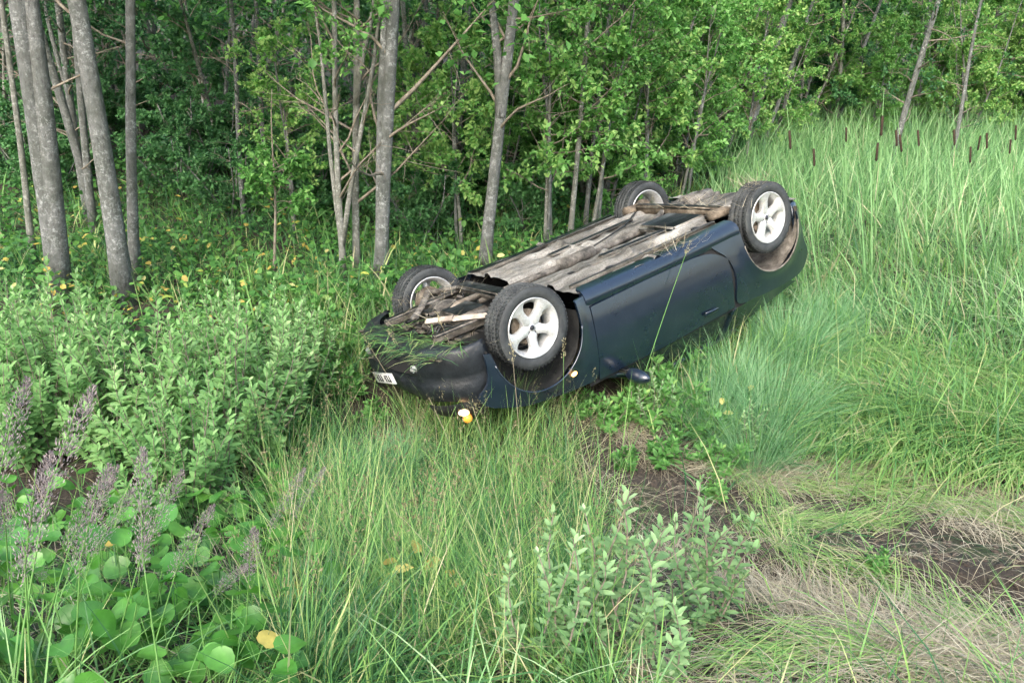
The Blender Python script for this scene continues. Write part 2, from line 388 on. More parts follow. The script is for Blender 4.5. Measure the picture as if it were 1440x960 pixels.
#SECTION_GROUND
# ------------------------------------------------------------------ ground sheet
def build_ground():
    xs = np.concatenate([np.linspace(-160, -14, 40), np.arange(-13.8, 13.8, .2), np.linspace(14, 160, 40)])
    ys = np.concatenate([np.linspace(-60, -2, 20), np.arange(-1.8, 24, .2), np.linspace(24.5, 200, 50)])
    fx = np.arange(-4.5, 4.5, .05); fy = np.arange(1, 8, .05)
    xs = np.unique(np.concatenate([xs[(xs < -4.5) | (xs > 4.5)], fx])); ys = np.unique(np.concatenate([ys[(ys < 1) | (ys > 8)], fy]))
    X, Y = np.meshgrid(xs, ys, indexing='ij'); Z = terrain(X, Y)
    V, Q = grid(np.stack([X, Y, Z], -1))
    link('ground', make_mesh('ground', V, Q, None, None, True), ground_m, kind='structure')
build_ground()

#SECTION_CAR
# ------------------------------------------------------------------ overturned car
CARR = np.array([[-0.7866, -0.5634, 0.2527], [-0.5934, 0.8029, -0.057], [-0.1707, -0.1948, -0.9659]])   # columns: forward, left, up
CART = np.array([-0.307, 5.736, -2.318 + CAM_Z])
ORG = np.array([-1.3, 0.0, 0.93])           # the roof, which the car lies on
WB, RW, RR = 2.5, 0.30, 0.21
def build_car():
    root = empty('overturned_car', tuple(CARR @ ORG + CART), 'dark blue coupe lying on its roof with its muddy underside and wheels in the air', 'car')
    m = Matrix.Identity(4)
    for i in range(3):
        for j in range(3): m[i][j] = CARR[i, j]
    m.translation = Vector(CARR @ ORG + CART); root.matrix_world = m
    def part(g, name, mat, parent=None, smooth=False, label=None):
        V = [v - ORG for v in g.V] if parent is None else g.V
        if parent is not None: V = [v - ORG for v in g.V]
        g.V = V
        o = g.obj(name, mat, parent or root, smooth, label=label)
        return o
    r = np.random.default_rng(11)
    AZ = .07                                 # wheels hang out of the body, so the arch centre is above the axle
    def w0(x):
        x = np.asarray(x, float)
        w = .835 - .10 * np.clip((x - .15) / .45, 0, 1) ** 2 - .085 * np.clip((-2.45 - x) / .6, 0, 1) ** 2
        return w
    def surf(x, z):
        s = np.interp(z, [-.12, -.05, .02, .12, .28, .42, .6, .8], [.93, .962, .972, .988, 1.0, .993, .955, .90])
        fl = 0
        for cx in (0, -WB):                  # gentle flare round the arches
            d = np.hypot(np.asarray(x) - cx, np.asarray(z) - AZ); fl = fl + .022 * np.exp(-((d - .37) / .06) ** 2)
        return w0(x) * s + fl
    def crv(pts, n):
        pts = np.array(pts, float); d = np.r_[0, np.cumsum(np.hypot(*np.diff(pts, axis=0).T))]; t = np.linspace(0, d[-1], n)
        return np.stack([np.interp(t, d, pts[:, 0]), np.interp(t, d, pts[:, 1])], 1)
    def smooth_crv(pts, n):
        c = crv(pts, n)
        for _ in range(3): c[1:-1] = (c[:-2] + 2 * c[1:-1] + c[2:]) / 4
        return c
    def panel(inner, outer, nv, side, off=0.0, thick=.018):
        """strip between two curves in the (x,z) side view, laid on the body side, edges turned in"""
        n = len(inner); t = np.linspace(0, 1, nv)[None, :, None]
        P = inner[:, None, :] * (1 - t) + outer[:, None, :] * t
        Y = surf(P[..., 0], P[..., 1]) + off
        e = np.full(P.shape[:2], 0.0)
        A = np.stack([P[..., 0], side * Y, P[..., 1]], -1)
        g = G(); V, Q = grid(A)
        if side > 0: Q = Q[:, ::-1]
        g.add(V, Q)
        ring = np.concatenate([A[:, 0], A[-1, 1:], A[::-1, -1][1:], A[0, ::-1][1:-1]])
        inn = ring.copy(); inn[:, 1] -= side * thick; k = len(ring)
        q = [(i, (i + 1) % k, k + (i + 1) % k, k + i) for i in range(k)]
        g.add(np.concatenate([ring, inn]), q)
        return g
    def arc(cx, rad, a0, a1, n): 
        a = np.radians(np.linspace(a0, a1, n)); return np.stack([cx + rad * np.cos(a), AZ + rad * np.sin(a)], 1)
    ARR = .375
    for side in (-1, 1):
        # door
        bot = smooth_crv([(-.50, .035), (-1.0, .03), (-1.6, .035), (-1.78, .06), (-1.93, .16)], 30)
        top = crv([(-.46, .60), (-1.2, .615), (-1.96, .60)], 30)
        door = part(panel(bot, top, 14, side, .006), 'door', PAINT, smooth=True)
        g = G(); hx, hz = -1.66, .52; y = float(surf(hx, hz)) + .012
        g.add(*box((hx, side * (y + .006), hz), (.17, .03, .035), .012)); part(g, 'handle', PAINT, door, True)
        # fender
        inner = np.concatenate([crv([(-.375, -.06), (-.376, .02)], 5), arc(0, ARR, 172, 12, 40), crv([(.37, .10), (.385, .03)], 4)])
        outer = smooth_crv([(-.492, -.06), (-.490, .1), (-.46, .595), (-.2, .575), (.2, .51), (.5, .40), (.56, .30), (.44, .26), (.42, .1), (.42, .03)], len(inner))
        part(panel(inner, outer, 9, side, .003), 'front_fender', PAINT, smooth=True)
        # rear quarter
        inner = np.concatenate([crv([(-2.09, -.075), (-2.11, .0)], 5), arc(-WB, ARR + .005, 15, 160, 40), crv([(-2.86, .2), (-2.868, .1), (-2.862, .06)], 5)])
        outer = smooth_crv([(-1.72, -.045), (-1.8, .045), (-1.945, .155), (-2.0, .35), (-1.975, .60), (-2.4, .63), (-2.9, .64), (-3.03, .56), (-3.04, .45), (-2.95, .36), (-2.93, .06)], len(inner))
        part(panel(inner, outer, 10, side, .004), 'rear_quarter_panel', PAINT, smooth=True)
        # sill
        xs = np.linspace(-.47, -2.1, 40); prof = [(.0, .028), (.012, .0), (.016, -.04), (.006, -.075), (-.03, -.095), (-.10, -.098)]
        P = np.array([[[x, side * (float(surf(x, z)) + o * (1.0 if x < -.5 else .6)), z - .012 * math.sin((x + .47) * 2)] for o, z in prof] for x in xs])
        P[:, 0, 1] -= side * .004
        g = G(); V, Q = grid(P); g.add(V, Q if side < 0 else Q[:, ::-1])
        g.add(P[0], None, [(0, i, i + 1) for i in range(1, 5)]); g.add(P[-1], None, [(0, i + 1, i) for i in range(1, 5)])
        part(g, 'sill', PAINT, smooth=True)
        # seam behind the sill joint
        g = G(); xs = np.linspace(-.44, -2.0, 20)
        g.add(*grid(np.array([[[x, side * (float(surf(x, z)) - .012), z] for z in (-.02, .3, .63)] for x in np.linspace(-.38, -2.12, 24)])))
        part(g, 'inner_side', SEAM)
        # wheel housings
        for cx, mt, nm in ((0, PLASTIC, 'wheel_arch_liner'), (-WB, MUD, 'wheel_arch_liner')):
            g = G(); a = np.radians(np.linspace(-8, 188, 30)); rr = .395
            ys = np.linspace(.42, .79, 7)
            P = np.array([[[cx + (rr - .0 * k) * math.cos(t), side * y, AZ + rr * math.sin(t) + .008 * math.sin(9 * t + k * 7)] for k, y in enumerate(ys)] for t in a])
            g.add(*grid(P)); c = np.array([[cx, side * .42, AZ - .05]])
            ring = P[:, 0]; g.add(np.concatenate([ring, c]), None, [(i, i + 1, len(ring)) for i in range(len(ring) - 1)])
            part(g, nm, mt, smooth=True)
            # rolled arch lip
            g = G(); pts = np.array([[cx + (ARR + .002) * math.cos(t), side * (float(surf(cx + ARR * math.cos(t), AZ + ARR * math.sin(t))) - .002), AZ + (ARR + .002) * math.sin(t)] for t in np.radians(np.linspace(8, 172, 40))])
            g.add(*tube(pts, .0075, 6)); part(g, 'arch_lip', PAINT if cx == 0 else MUD, smooth=True)
    # bumpers
    def bumper(cx, sx, reach, ylim, zs, prof, name, xcut):
        g = G(); a = np.linspace(-1, 1, 61)
        phi = a * np.pi / 2
        X = cx + sx * reach * np.abs(np.cos(phi)) ** .75; Yp = ylim * np.sign(np.sin(phi)) * np.abs(np.sin(phi)) ** .62
        P = []
        for k in range(len(a)):
            row = []
            for z, o in zip(zs, prof):
                row.append((X[k] + sx * o * np.cos(phi[k]) ** .5 if np.cos(phi[k]) > 0 else X[k], Yp[k] + np.sign(Yp[k]) * o * .35, z))
            P.append(row)
        P = np.array(P); P += .007 * np.sin(P[..., [1, 2, 0]] * 13 + P[..., [0, 0, 1]] * 9 + sx)
        # straight returns to the arch
        ex0 = P[0].copy(); ex0[:, 0] = xcut; ex1 = P[-1].copy(); ex1[:, 0] = xcut
        P = np.concatenate([ex0[None], P, ex1[None]])
        g.add(*grid(P)); return g, P
    zs = np.array([-.045, -.06, -.03, .05, .13, .16, .19, .27, .33]); pr = [-.16, -.05, -.015, .0, .0, -.012, .012, .008, -.03]
    gb, PB = bumper(.36, 1, .405, .752, zs, pr, 'front_bumper', .405); fb = part(gb, 'front_bumper', BUMPER, smooth=True)
    g = G(); g.add(*grid(np.array([[[.36 + .43 * math.cos(t) ** .75 * .96 if abs(t) < 1.57 else .36, .70 * math.sin(t), z] for z in (.03, .12)] for t in np.linspace(-.75, .75, 20)])))
    g.V = [g.V[0] + np.array([.028, 0, 0])]
    part(g, 'air_intake', SEAM, fb)
    for y in (-.33, .33):
        g = G(); g.add(*box((.735, y, .075), (.06, .15, .055), .02, rotm('z', -y * 1.2))); part(g, 'fog_lamp', LAMPG, fb)
    zs = np.array([.02, .0, .03, .12, .22, .25, .28, .36]); pr = [-.14, -.04, -.008, .008, .008, -.006, .004, -.03]
    gb, _ = bumper(-2.86, -1, .27, .752, zs, pr, 'rear_bumper', -2.872); part(gb, 'rear_bumper', PAINT, smooth=True)
    # registration plate hanging crooked from the nose
    g = G(); RP = rotm('x', .18) @ rotm('y', -.12)
    g.add(*box((.83, .03, .20), (.012, .36, .09), .004, RP)); pl = part(g, 'registration_plate', PLATE, label='white number plate, muddy and half hidden')
    g = G(); rr_ = np.random.default_rng(3)
    for k, y in enumerate((-.12, -.08, -.04, .03, .07, .11)):
        c = np.array([.838, .03, .20]) + RP @ np.array([0, y, 0])
        g.add(*box(c, (.004, .012, .055), 0, RP)); g.add(*box(c + RP @ np.array([0, .008, (.02, -.02, 0)[k % 3]]), (.004, .020, .011), 0, RP))
    part(g, 'plate_marks', INK, pl)
    # bonnet, tailgate, roof
    def top_surface(x0, z0, x1, z1, wa, wb, n=14, m_=13, dome=.05, bow=.04):
        P = np.zeros((n, m_, 3))
        for i in range(n):
            t = i / (n - 1); x = x0 + (x1 - x0) * t; w = wa + (wb - wa) * t; z = z0 + (z1 - z0) * t + bow * math.sin(math.pi * t)
            for j in range(m_):
                s = -1 + 2 * j / (m_ - 1); P[i, j] = (x - .10 * s * s * (1 - t) * (1 if x0 > x1 else -1), w * s, z - dome * s * s)
        return P
    g = G(); g.add(*grid(top_surface(.70, .36, -.55, .64, .62, .70))); part(g, 'bonnet', PAINT, smooth=True)
    g = G(); g.add(*grid(top_surface(-.56, .64, -1.15, .93, .70, .57, dome=.03))); part(g, 'windscreen', GLASS, smooth=True)
    g = G(); g.add(*grid(top_surface(-1.15, .93, -2.15, .92, .57, .55, dome=.03, bow=.02))); part(g, 'roof', PAINT, smooth=True)
    g = G(); g.add(*grid(top_surface(-2.15, .92, -2.85, .68, .55, .60, dome=.03))); part(g, 'rear_window', GLASS, smooth=True)
    g = G(); P = top_surface(-2.85, .68, -3.06, .60, .66, .66, 5, 13, .02, .01); P2 = P[-1:].copy(); P2[..., 0] -= .03; P2[..., 2] = .34
    g.add(*grid(np.concatenate([P, P2]))); part(g, 'tailgate', PAINT, smooth=True)
    for side in (-1, 1):
        def gp(x, z): # greenhouse side
            return (x, side * np.interp(z, [.58, .93], [.775, .58]), z)
        g = G(); T_ = [(-.62, .605), (-1.18, .885), (-2.12, .88), (-2.70, .625)]; B_ = [(-.62, .60), (-1.2, .61), (-2.1, .60), (-2.7, .62)]
        tc_, bc_ = crv(T_, 24), crv(B_, 24)
        g.add(*grid(np.array([[gp(*bc_[i]), gp(*tc_[i])] for i in range(24)]))); part(g, 'side_window', GLASS)
        g = G(); g.add(*grid(np.array([[gp(x_, .60), gp(x_ + .35 * (x_ + 2.1), .60 + .28 * min(1, max(0, (x_ + 2.95) / .8)))] for x_ in np.linspace(-2.05, -2.66, 12)]) + np.array([0, side * .012, 0]))); part(g, 'rear_pillar', PAINT)
        for pa, pb, w in (((-.55, .61), (-1.16, .915), .026), ((-2.0, .61), (-1.98, .9), .03)):
            g = G(); A_, B2 = np.array(gp(*pa)), np.array(gp(*pb)); g.add(*tube(np.linspace(A_, B2, 5), w, 6)); part(g, 'pillar', PAINT, smooth=True)
        g = G(); g.add(*tube(np.array([gp(-1.14, .915), gp(-1.6, .93), gp(-2.14, .91)]), .026, 6)); part(g, 'roof_rail', PAINT, smooth=True)
        # headlight
        hl = G(); P = np.zeros((9, 6, 3))
        for i in range(9):
            for j in range(6):
                t = i / 8; u = j / 5; ang = .15 + t * 1.05
                P[i, j] = (.33 + .44 * math.cos(ang) ** .9, side * (.40 + .36 * math.sin(ang) ** .8), .32 + .12 * u - .02 * u * t)
                P[i, j, 0] -= .07 * u * u
        hl.add(*grid(P)); part(hl, 'headlight', PLASTIC, smooth=True)
        # mirror
        mg = G(); u = np.linspace(0, np.pi, 10); v = np.linspace(0, 2 * np.pi, 17)
        Pm = np.array([[(.07 * math.cos(b) * math.sin(a_), .125 * math.cos(a_), .058 * math.sin(b) * math.sin(a_)) for b in v] for a_ in u])
        Pm[..., 0] = np.where(Pm[..., 0] < 0, Pm[..., 0] * .35, Pm[..., 0])
        mg.add((Pm + np.array([-.72, side * .93, .655])).reshape(-1, 3), grid(Pm)[1]); mi = part(mg, 'wing_mirror', PAINT, smooth=True)
        g = G(); g.add(*box((-.70, side * .80, .625), (.06, .12, .035), .01)); part(g, 'mirror_arm', PLASTIC, mi)
        g = G(); g.add(*box((-.749, side * .935, .655), (.006, .18, .075), .002)); part(g, 'mirror_glass', GLASS, mi)
    # lit lamps on the near side
    def bulb(c, s, mat, name, parent=None, lab=None):
        g = G(); u = np.linspace(0, np.pi, 8); v = np.linspace(0, 2 * np.pi, 13)
        P = np.array([[(s[0] * math.cos(b) * math.sin(a_), s[1] * math.cos(a_), s[2] * math.sin(b) * math.sin(a_)) for b in v] for a_ in u])
        g.add((P + np.array(c)).reshape(-1, 3), grid(P)[1]); return part(g, name, mat, parent, True, lab)
    # ---- underside
    def zf(x, y):
        z = np.full(np.shape(x), -.075)
        ay = np.abs(y)
        z = z + .085 * (1 - sstep(.10, .15, ay)) * sstep(-2.05, -1.9, x) * 1.0           # tunnel
        z = z - .035 * (sstep(.40, .415, ay) * (1 - sstep(.475, .49, ay)))              # chassis rails
        z = z - .012 * (np.sin(x * 26) > .2) * sstep(.17, .19, ay) * (1 - sstep(.36, .38, ay))
        z = z + .012 * sstep(.55, .56, ay) * (np.sin(x * 14) > 0)
        z = z - .05 * sstep(-2.12, -2.06, -(-x)) * 0
        z = z + .05 * (1 - sstep(-2.35, -2.2, x))                                       # kick-up over the rear axle
        z = z - .03 * np.exp(-((x + 1.25) ** 2) / .0015)                                 # cross member
        return z + .004 * np.sin(x * 31 + y * 17) + .003 * np.sin(y * 47 - x * 9)
    X, Y = np.meshgrid(np.linspace(-.455, -3.02, 130), np.linspace(-.775, .775, 90), indexing='ij')
    hole = (np.hypot(X + WB, 0) < .40) & (np.abs(Y) > .44)
    wlim = w0(X) * .93
    Y2 = np.clip(Y, -wlim, wlim)
    Z = zf(X, Y2); P = np.stack([X, Y2, Z], -1); V, Q = grid(P)
    qc = V[Q].mean(1); keep = ~((np.abs(qc[:, 0] + WB) < .385) & (np.abs(qc[:, 1]) > .45))
    g = G(); g.add(V, Q[keep]); fl = part(g, 'floor_pan', FLOORPAN, smooth=False)
    def bar(name, pts, rad, mat, parent=None, sides=9, lab=None):
        g = G(); g.add(*tube(np.array(pts, float), rad, sides)); return part(g, name, mat, parent, True, lab)
    def slab(name, c, s, mat, bev=.01, rot=None, parent=None, lab=None):
        g = G(); g.add(*box(c, s, bev, rot)); return part(g, name, mat, parent, False, lab)
    ex = bar('exhaust_pipe', [(-.1, .05, -.05), (-.5, .02, -.055), (-1.2, .0, -.05), (-1.9, .02, -.05), (-2.15, .1, -.10), (-2.35, .22, -.11), (-2.6, .25, -.06)], .026, STEEL_D)
    bar('silencer', [(-.88, .01, -.06), (-.9, .01, -.06), (-1.25, .01, -.06), (-1.27, .01, -.06)], [.03, .055, .055, .03], STEEL_D, ex)
    bar('silencer', [(-2.62, .27, -.03), (-2.64, .27, -.03), (-2.98, .27, -.02), (-3.0, .27, -.02)], [.03, .085, .085, .03], STEEL_D, ex)
    bar('tail_pipe', [(-2.98, .27, -.03), (-3.12, .28, -.01)], .022, STEEL_D, ex)
    slab('fuel_tank', (-1.97, -.22, -.09), (.40, .46, .07), FLOORPAN, .03)
    slab('heat_shield', (-1.62, 0, -.005), (.55, .24, .02), FLOORPAN, .008)
    for y in (-.62, .62):
        slab('jacking_rail', (-1.28, y, -.088), (1.55, .035, .03), FLOORPAN, .004)
    slab('floor_stiffener', (-1.55, -.30, -.094), (.9, .07, .02), FLOORPAN, .006, rotm('z', .05))
    slab('floor_stiffener', (-1.5, .30, -.094), (1.0, .07, .02), FLOORPAN, .006, rotm('z', -.05))
    for (x, y) in ((-.75, -.33), (-1.1, .33), (-1.75, .52), (-.95, -.56), (-1.9, -.55)):
        g = G(); g.add(*tube([(x, y, -.07), (x, y, -.088)], .035, 12)); part(g, 'floor_plug', SEAM)
    bar('brake_line', [(-.5, -.37, -.085), (-1.3, -.365, -.088), (-2.0, -.37, -.085), (-2.25, -.40, -.09)], .006, STEEL_D)
    bar('brake_line', [(-.5, -.385, -.09), (-1.3, -.39, -.088), (-2.0, -.39, -.085), (-2.3, -.46, -.06)], .005, RUSTY)
    bar('handbrake_cable', [(-1.3, .03, -.1), (-1.8, .2, -.1), (-2.15, .42, -.11), (-2.4, .58, -.04)], .008, PLASTIC)
    # twist-beam rear axle
    g = G(); g.add(*box((-2.28, 0, -.115), (.10, 1.06, .075), .02)); g.add(*box((-2.28, 0, -.085), (.06, 1.0, .05), .01)); ra = part(g, 'rear_axle_beam', RUSTY)
    for s in (-1, 1):
        bar('trailing_arm', [(-2.12, s * .52, -.12), (-2.3, s * .54, -.11), (-2.5, s * .60, -.02)], [.045, .04, .05], RUSTY, ra)
        g = G(); pts = []
        for k in range(60):
            t = k / 59; ang = t * 2 * math.pi * 4.5; pts.append((-2.42 + .05 * math.cos(ang), s * .47 + .05 * math.sin(ang), -.04 + .22 * t))
        g.add(*tube(pts, .007, 5)); part(g, 'spring', STEEL_D, ra, True)
        bar('damper', [(-2.62, s * .50, -.05), (-2.60, s * .48, .25)], [.024, .024], PLASTIC, ra)
    g = G(); g.add(*tube([(-2.78, -.08, .02), (-2.78, -.08, -.05), (-2.78, -.08, -.06)], [.26, .26, .22], 28)); part(g, 'spare_wheel_well', FLOORPAN)
    # front: subframe, engine, gearbox, shafts, arms
    slab('front_subframe', (-.18, 0, -.105), (.14, .82, .06), STEEL_D, .02)
    g = G()
    for s in (-1, 1): g.add(*box((.2, s * .40, -.06), (.72, .07, .07), .015, rotm('z', -s * .05)))
    part(g, 'chassis_leg', STEEL_D)
    slab('radiator_support', (.56, 0, -.015), (.09, .96, .07), PLASTIC, .02)
    slab('undertray', (.60, -.05, .0), (.24, 1.1, .015), PLASTIC, .004, rotm('y', .12))
    slab('engine_sump', (.14, -.12, -.03), (.30, .36, .16), STEEL_D, .04)
    slab('engine_block', (.14, -.10, .12), (.36, .60, .22), STEEL_D, .04)
    g = G(); g.add(*tube([(.12, .12, .0), (.12, .14, .0), (.12, .34, .02), (.12, .40, .03)], [.09, .13, .11, .06], 14)); g.add(*box((.24, .22, -.02), (.16, .18, .12), .03)); part(g, 'gearbox', STEEL_D)
    bar('exhaust_downpipe', [(.36, -.1, .05), (.32, -.06, -.05), (.1, .02, -.105), (-.12, .05, -.09)], .026, RUSTY)
    for k in range(14):
        g = G(); c = (r.uniform(.25, .5), r.uniform(-.35, .38), r.uniform(-.0, .06)); g.add(*box(c, r.uniform(.03, .13, 3), .01, rotm('z', r.uniform(0, 3)) @ rotm('x', r.uniform(0, 3))))
        part(g, 'engine_ancillary', (STEEL_D, PLASTIC, DIRT)[k % 3])
    for k in range(5):
        y0 = r.uniform(-.35, .3); bar('hose', [(.45, y0, .02), (.38, y0 + r.uniform(-.1, .1), -.05), (.28, y0 + r.uniform(-.15, .15), -.03), (.15, y0 + r.uniform(-.2, .2), .03)], .012, PLASTIC)
    for s in (-1, 1):
        pal = PALE if s < 0 else STEEL_D
        g = G()
        P = [(.44, s * .10, -.105), (.30, s * .26, -.12), (.02, s * .64, -.085)]
        for a_, b_ in zip(P[:-1], P[1:]):
            A_, B_ = np.array(a_), np.array(b_); d_ = B_ - A_; L_ = np.linalg.norm(d_); an = math.atan2(d_[1], d_[0])
            g.add(*box((A_ + B_) / 2, (L_ + .02, .055, .03), .01, rotm('z', an)))
        part(g, 'control_arm', pal, None, False, 'pale scraped control arm' if s < 0 else None)
        bar('control_arm_link', [(-.18, s * .40, -.10), (0.0, s * .64, -.085)], .02, STEEL_D)
        bar('drive_shaft', [(.10, s * .30, .01), (.03, s * .5, .01), (.0, s * .66, .0)], [.03, .014, .03], STEEL_D)
        bar('steering_rod', [(-.10, s * .30, -.05), (-.12, s * .62, -.03)], .011, STEEL_D)
        bar('strut', [(.0, s * .60, .02), (.0, s * .56, .38)], [.032, .028], PLASTIC)
        g = G(); pts = [(.06 * math.cos(k * .5), s * .57 + .06 * math.sin(k * .5), .12 + .004 * k) for k in range(60)]; g.add(*tube(pts, .007, 5)); part(g, 'spring', STEEL_D, None, True)
        g = G(); g.add(*box((0, s * .655, 0), (.13, .05, .20), .02)); g.add(*tube([(0, s * .62, 0), (0, s * .70, 0)], .05, 12)); part(g, 'hub_carrier', MUD if s > 0 else STEEL_D)
        # caked mud / torn turf on the nose
    g = G()
    for k in range(60):
        c = np.array([r.uniform(.40, .70), r.uniform(-.66, .66), r.uniform(-.035, .0)]); s_ = r.uniform(.012, .045, 3) * [1, 1.3, .6]; u = np.linspace(0, np.pi, 5); v = np.linspace(0, 2 * np.pi, 8)
        P = np.array([[(s_[0] * math.cos(b) * math.sin(a_) * r.uniform(.7, 1.2), s_[1] * math.cos(a_), s_[2] * .6 * math.sin(b) * math.sin(a_)) for b in v] for a_ in u])
        g.add((P + c).reshape(-1, 3), grid(P)[1])
    part(g, 'mud_clods', DIRT)['kind'] = 'stuff'
    # straw and grass caught on the sill and axle
    g = G(); n = 420
    zone = r.integers(0, 5, n)
    cen = np.array([(-1.45, -.74, -.10), (.45, .1, -.09), (-2.35, -.35, -.16), (.1, .45, -.12), (-2.45, -.72, -.30)])[zone]
    spr = np.array([(.10, .08, .01), (.28, .5, .02), (.12, .35, .01), (.2, .2, .02), (.10, .07, .012)])[zone]
    base = cen + r.normal(0, 1, (n, 3)) * spr
    az = r.uniform(0, 2 * np.pi, n); blades(g, base, az, r.uniform(.08, .22, n), .004, r.uniform(1.2, 1.7, n), r.uniform(0, 1, n), r, nseg=2)
    part(g, 'caught_straw', STRAW)['kind'] = 'stuff'
    g = G(); n = 260; base = np.stack([r.uniform(.45, .80, n), r.uniform(-.72, .5, n), r.uniform(-.06, -.03, n)], 1)
    V0 = len(g.V); blades(g, np.zeros((n, 3)), np.where(r.random(n) < .7, r.normal(0, .5, n), r.uniform(0, 6.28, n)), r.uniform(.10, .34, n), r.uniform(.004, .010, n), r.uniform(.6, 1.3, n), r.uniform(.1, .95, n), r, nseg=3, curl=.8)
    VV = g.V[0].reshape(n, 8, 3); VV[:, :, 2] *= -.6; VV += base[:, None, :]; g.V[0] = VV.reshape(-1, 3)
    part(g, 'torn_weeds', GRASS)['kind'] = 'stuff'
    # ---- wheels
    def lathe(prof, n=64):
        a_ = np.linspace(0, 2 * np.pi, n + 1); return np.array([[(rr * math.cos(t), y, rr * math.sin(t)) for (y, rr) in prof] for t in a_])
    tg_ = G(); W2 = .098
    prof = [(-.080, .212), (-.092, .222), (-W2, .245), (-.097, .268), (-.089, .285), (-.074, .293), (-.052, .294), (-.050, .288), (-.042, .288), (-.040, .295), (-.012, .296), (-.010, .289), (-.002, .289), (0, .296), (.03, .2955), (.032, .288), (.040, .288), (.042, .295),
            (.074, .293), (.089, .285), (.097, .268), (W2, .245), (.092, .222), (.080, .212)]
    V, Q = grid(lathe(prof, 72)); tg_.add(V, Q)
    for row, (y0, y1) in enumerate(((-.090, -.053), (-.039, -.013), (.001, .029), (.043, .090))):
        for k in range(60):
            t = 2 * math.pi * (k + .5 * (row % 2)) / 60; yc = (y0 + y1) / 2; sk = .25 * (1 if row % 2 else -1)
            R_ = rotm('y', -t) @ rotm('x', sk); rc = .2955 if row in (1, 2) else .2915
            V, Q, T = box((0, 0, 0), (.012, (y1 - y0), .0225), .003, rotm('x', sk)); V = V + np.array([rc, yc, 0])
            V = V @ np.array([[math.cos(t), 0, math.sin(t)], [0, 1, 0], [-math.sin(t), 0, math.cos(t)]])
            tg_.add(V, Q, T)
    tyre_me = tg_.mesh('tyre')
    rg = G()
    V, Q = grid(lathe([(-.082, .213), (-.090, .213), (-.091, .206), (-.084, .200), (-.070, .196), (-.05, .178), (.02, .172), (.06, .182), (.078, .198), (.090, .206), (.090, .213), (.08, .214)], 72)); rg.add(V, Q)
    rim_me = rg.mesh('rim', True)
    sg = G()
    for k in range(1):
        rs = np.linspace(.03, .203, 14); hw = np.interp(rs, [.03, .055, .09, .135, .175, .203], [.022, .042, .032, .031, .050, .085]); yc = np.interp(rs, [.03, .1, .17, .203], [-.058, -.068, -.078, -.083])
        P = []
        for i, q in enumerate(rs):
            row = []
            for u in (-1, -1, -.82, -.4, 0, .4, .82, 1, 1):
                row.append((0, 0, 0) if False else (hw[i] * u, 0, math.sqrt(max(q * q - (hw[i] * u) ** 2, 1e-5)) if q > .15 else q))
            row = np.array(row, float); row[:, 1] = yc[i] + np.array([.035, .006, -.004, -.008, -.009, -.008, -.004, .006, .035]); P.append(row)
        V, Q = grid(np.array(P)); sg.add(V, Q)
    spoke_me = sg.mesh('spoke', True)
    hg = G(); V, Q = grid(lathe([(-.03, .001), (-.03, .0), (-.063, .06), (-.060, .064), (-.02, .066)], 40)); 
    hg.add(*grid(lathe([(-.066, .0005), (-.066, .026), (-.062, .030), (-.062, .058), (-.050, .066), (-.01, .068)], 40))); hub_me = hg.mesh('hub', True)
    lg = G()
    for k in range(4):
        t = math.pi / 4 + k * math.pi / 2; c = np.array([.044 * math.cos(t), 0, .044 * math.sin(t)]); lg.add(*tube([c + [0, -.05, 0], c + [0, -.0635, 0]], 0.0115, 10))
    lg.add(*tube([(0, -.06, 0), (0, -.0675, 0)], [.019, .019], 16))
    nut_me = lg.mesh('wheel_nuts')
    dg = G(); dg.add(*grid(lathe([(.0, .001), (.0, .125), (.012, .125), (.012, .001)], 40))); dg.add(*box((.0, .008, .1), (.10, .05, .06), .015)); disc_me = dg.mesh('brake_disc')
    def wheel(x, side, ang, cam_, lab):
        e_ = bpy.data.objects.new('wheel', None); COL.objects.link(e_); e_.parent = root; e_.empty_display_size = .1
        e_.location = Vector(np.array([x, side * .72, 0.0]) - ORG); e_.rotation_euler = (0 if side < 0 else 0, 0, 0 if side < 0 else math.pi)
        e_.rotation_euler[0] = cam_; e_['label'] = lab
        def ch(n_, me, mt): 
            o = link(n_, me, mt, e_); o.rotation_euler = (0, ang, 0); return o
        ch('tyre', tyre_me, RUBBER); ch('rim', rim_me, ALLOY); ch('hub', hub_me, ALLOY); ch('wheel_nuts', nut_me, INK); ch('brake_disc', disc_me, RUSTY)
        for k in range(5):
            o = link('spoke', spoke_me, ALLOY, e_); o.rotation_euler = (0, ang + k * 2 * math.pi / 5, 0)
    wheel(0, -1, .12, 0, 'front wheel on the near side, deep tyre and bright five-spoke alloy')
    wheel(-WB, -1, .62, 0, 'rear wheel on the near side, highest wheel with five-spoke alloy')
    wheel(0, 1, .3, 0, 'front wheel on the far side seen from its muddy inner face')
    wheel(-WB, 1, .9, 0, 'rear wheel on the far side with mud in the rim')
    slab('headlamp_housing', (.50, -.60, .42), (.16, .17, .13), PLASTIC, .03)
    # lamps burning, plus an amber blob for the glow below the nose lamp
    b = bulb((.605, -.65, .395), (.046, .042, .042), LIT, 'headlamp_bulb', None, 'lit lamp glowing warm white at the nose')
    bulb((.60, -.66, .455), (.034, .036, .034), AMBER_GLOW, 'lamp_glow_on_leaf', None, 'amber glow of the lit lamp on a grass leaf below it')  # added glowing blob standing in for lamp light reflected by the grass
    bulb((-.22, -.84, .44), (.028, .012, .018), LITO, 'side_repeater', None, 'small glowing orange side repeater')
    return root
car = build_car()
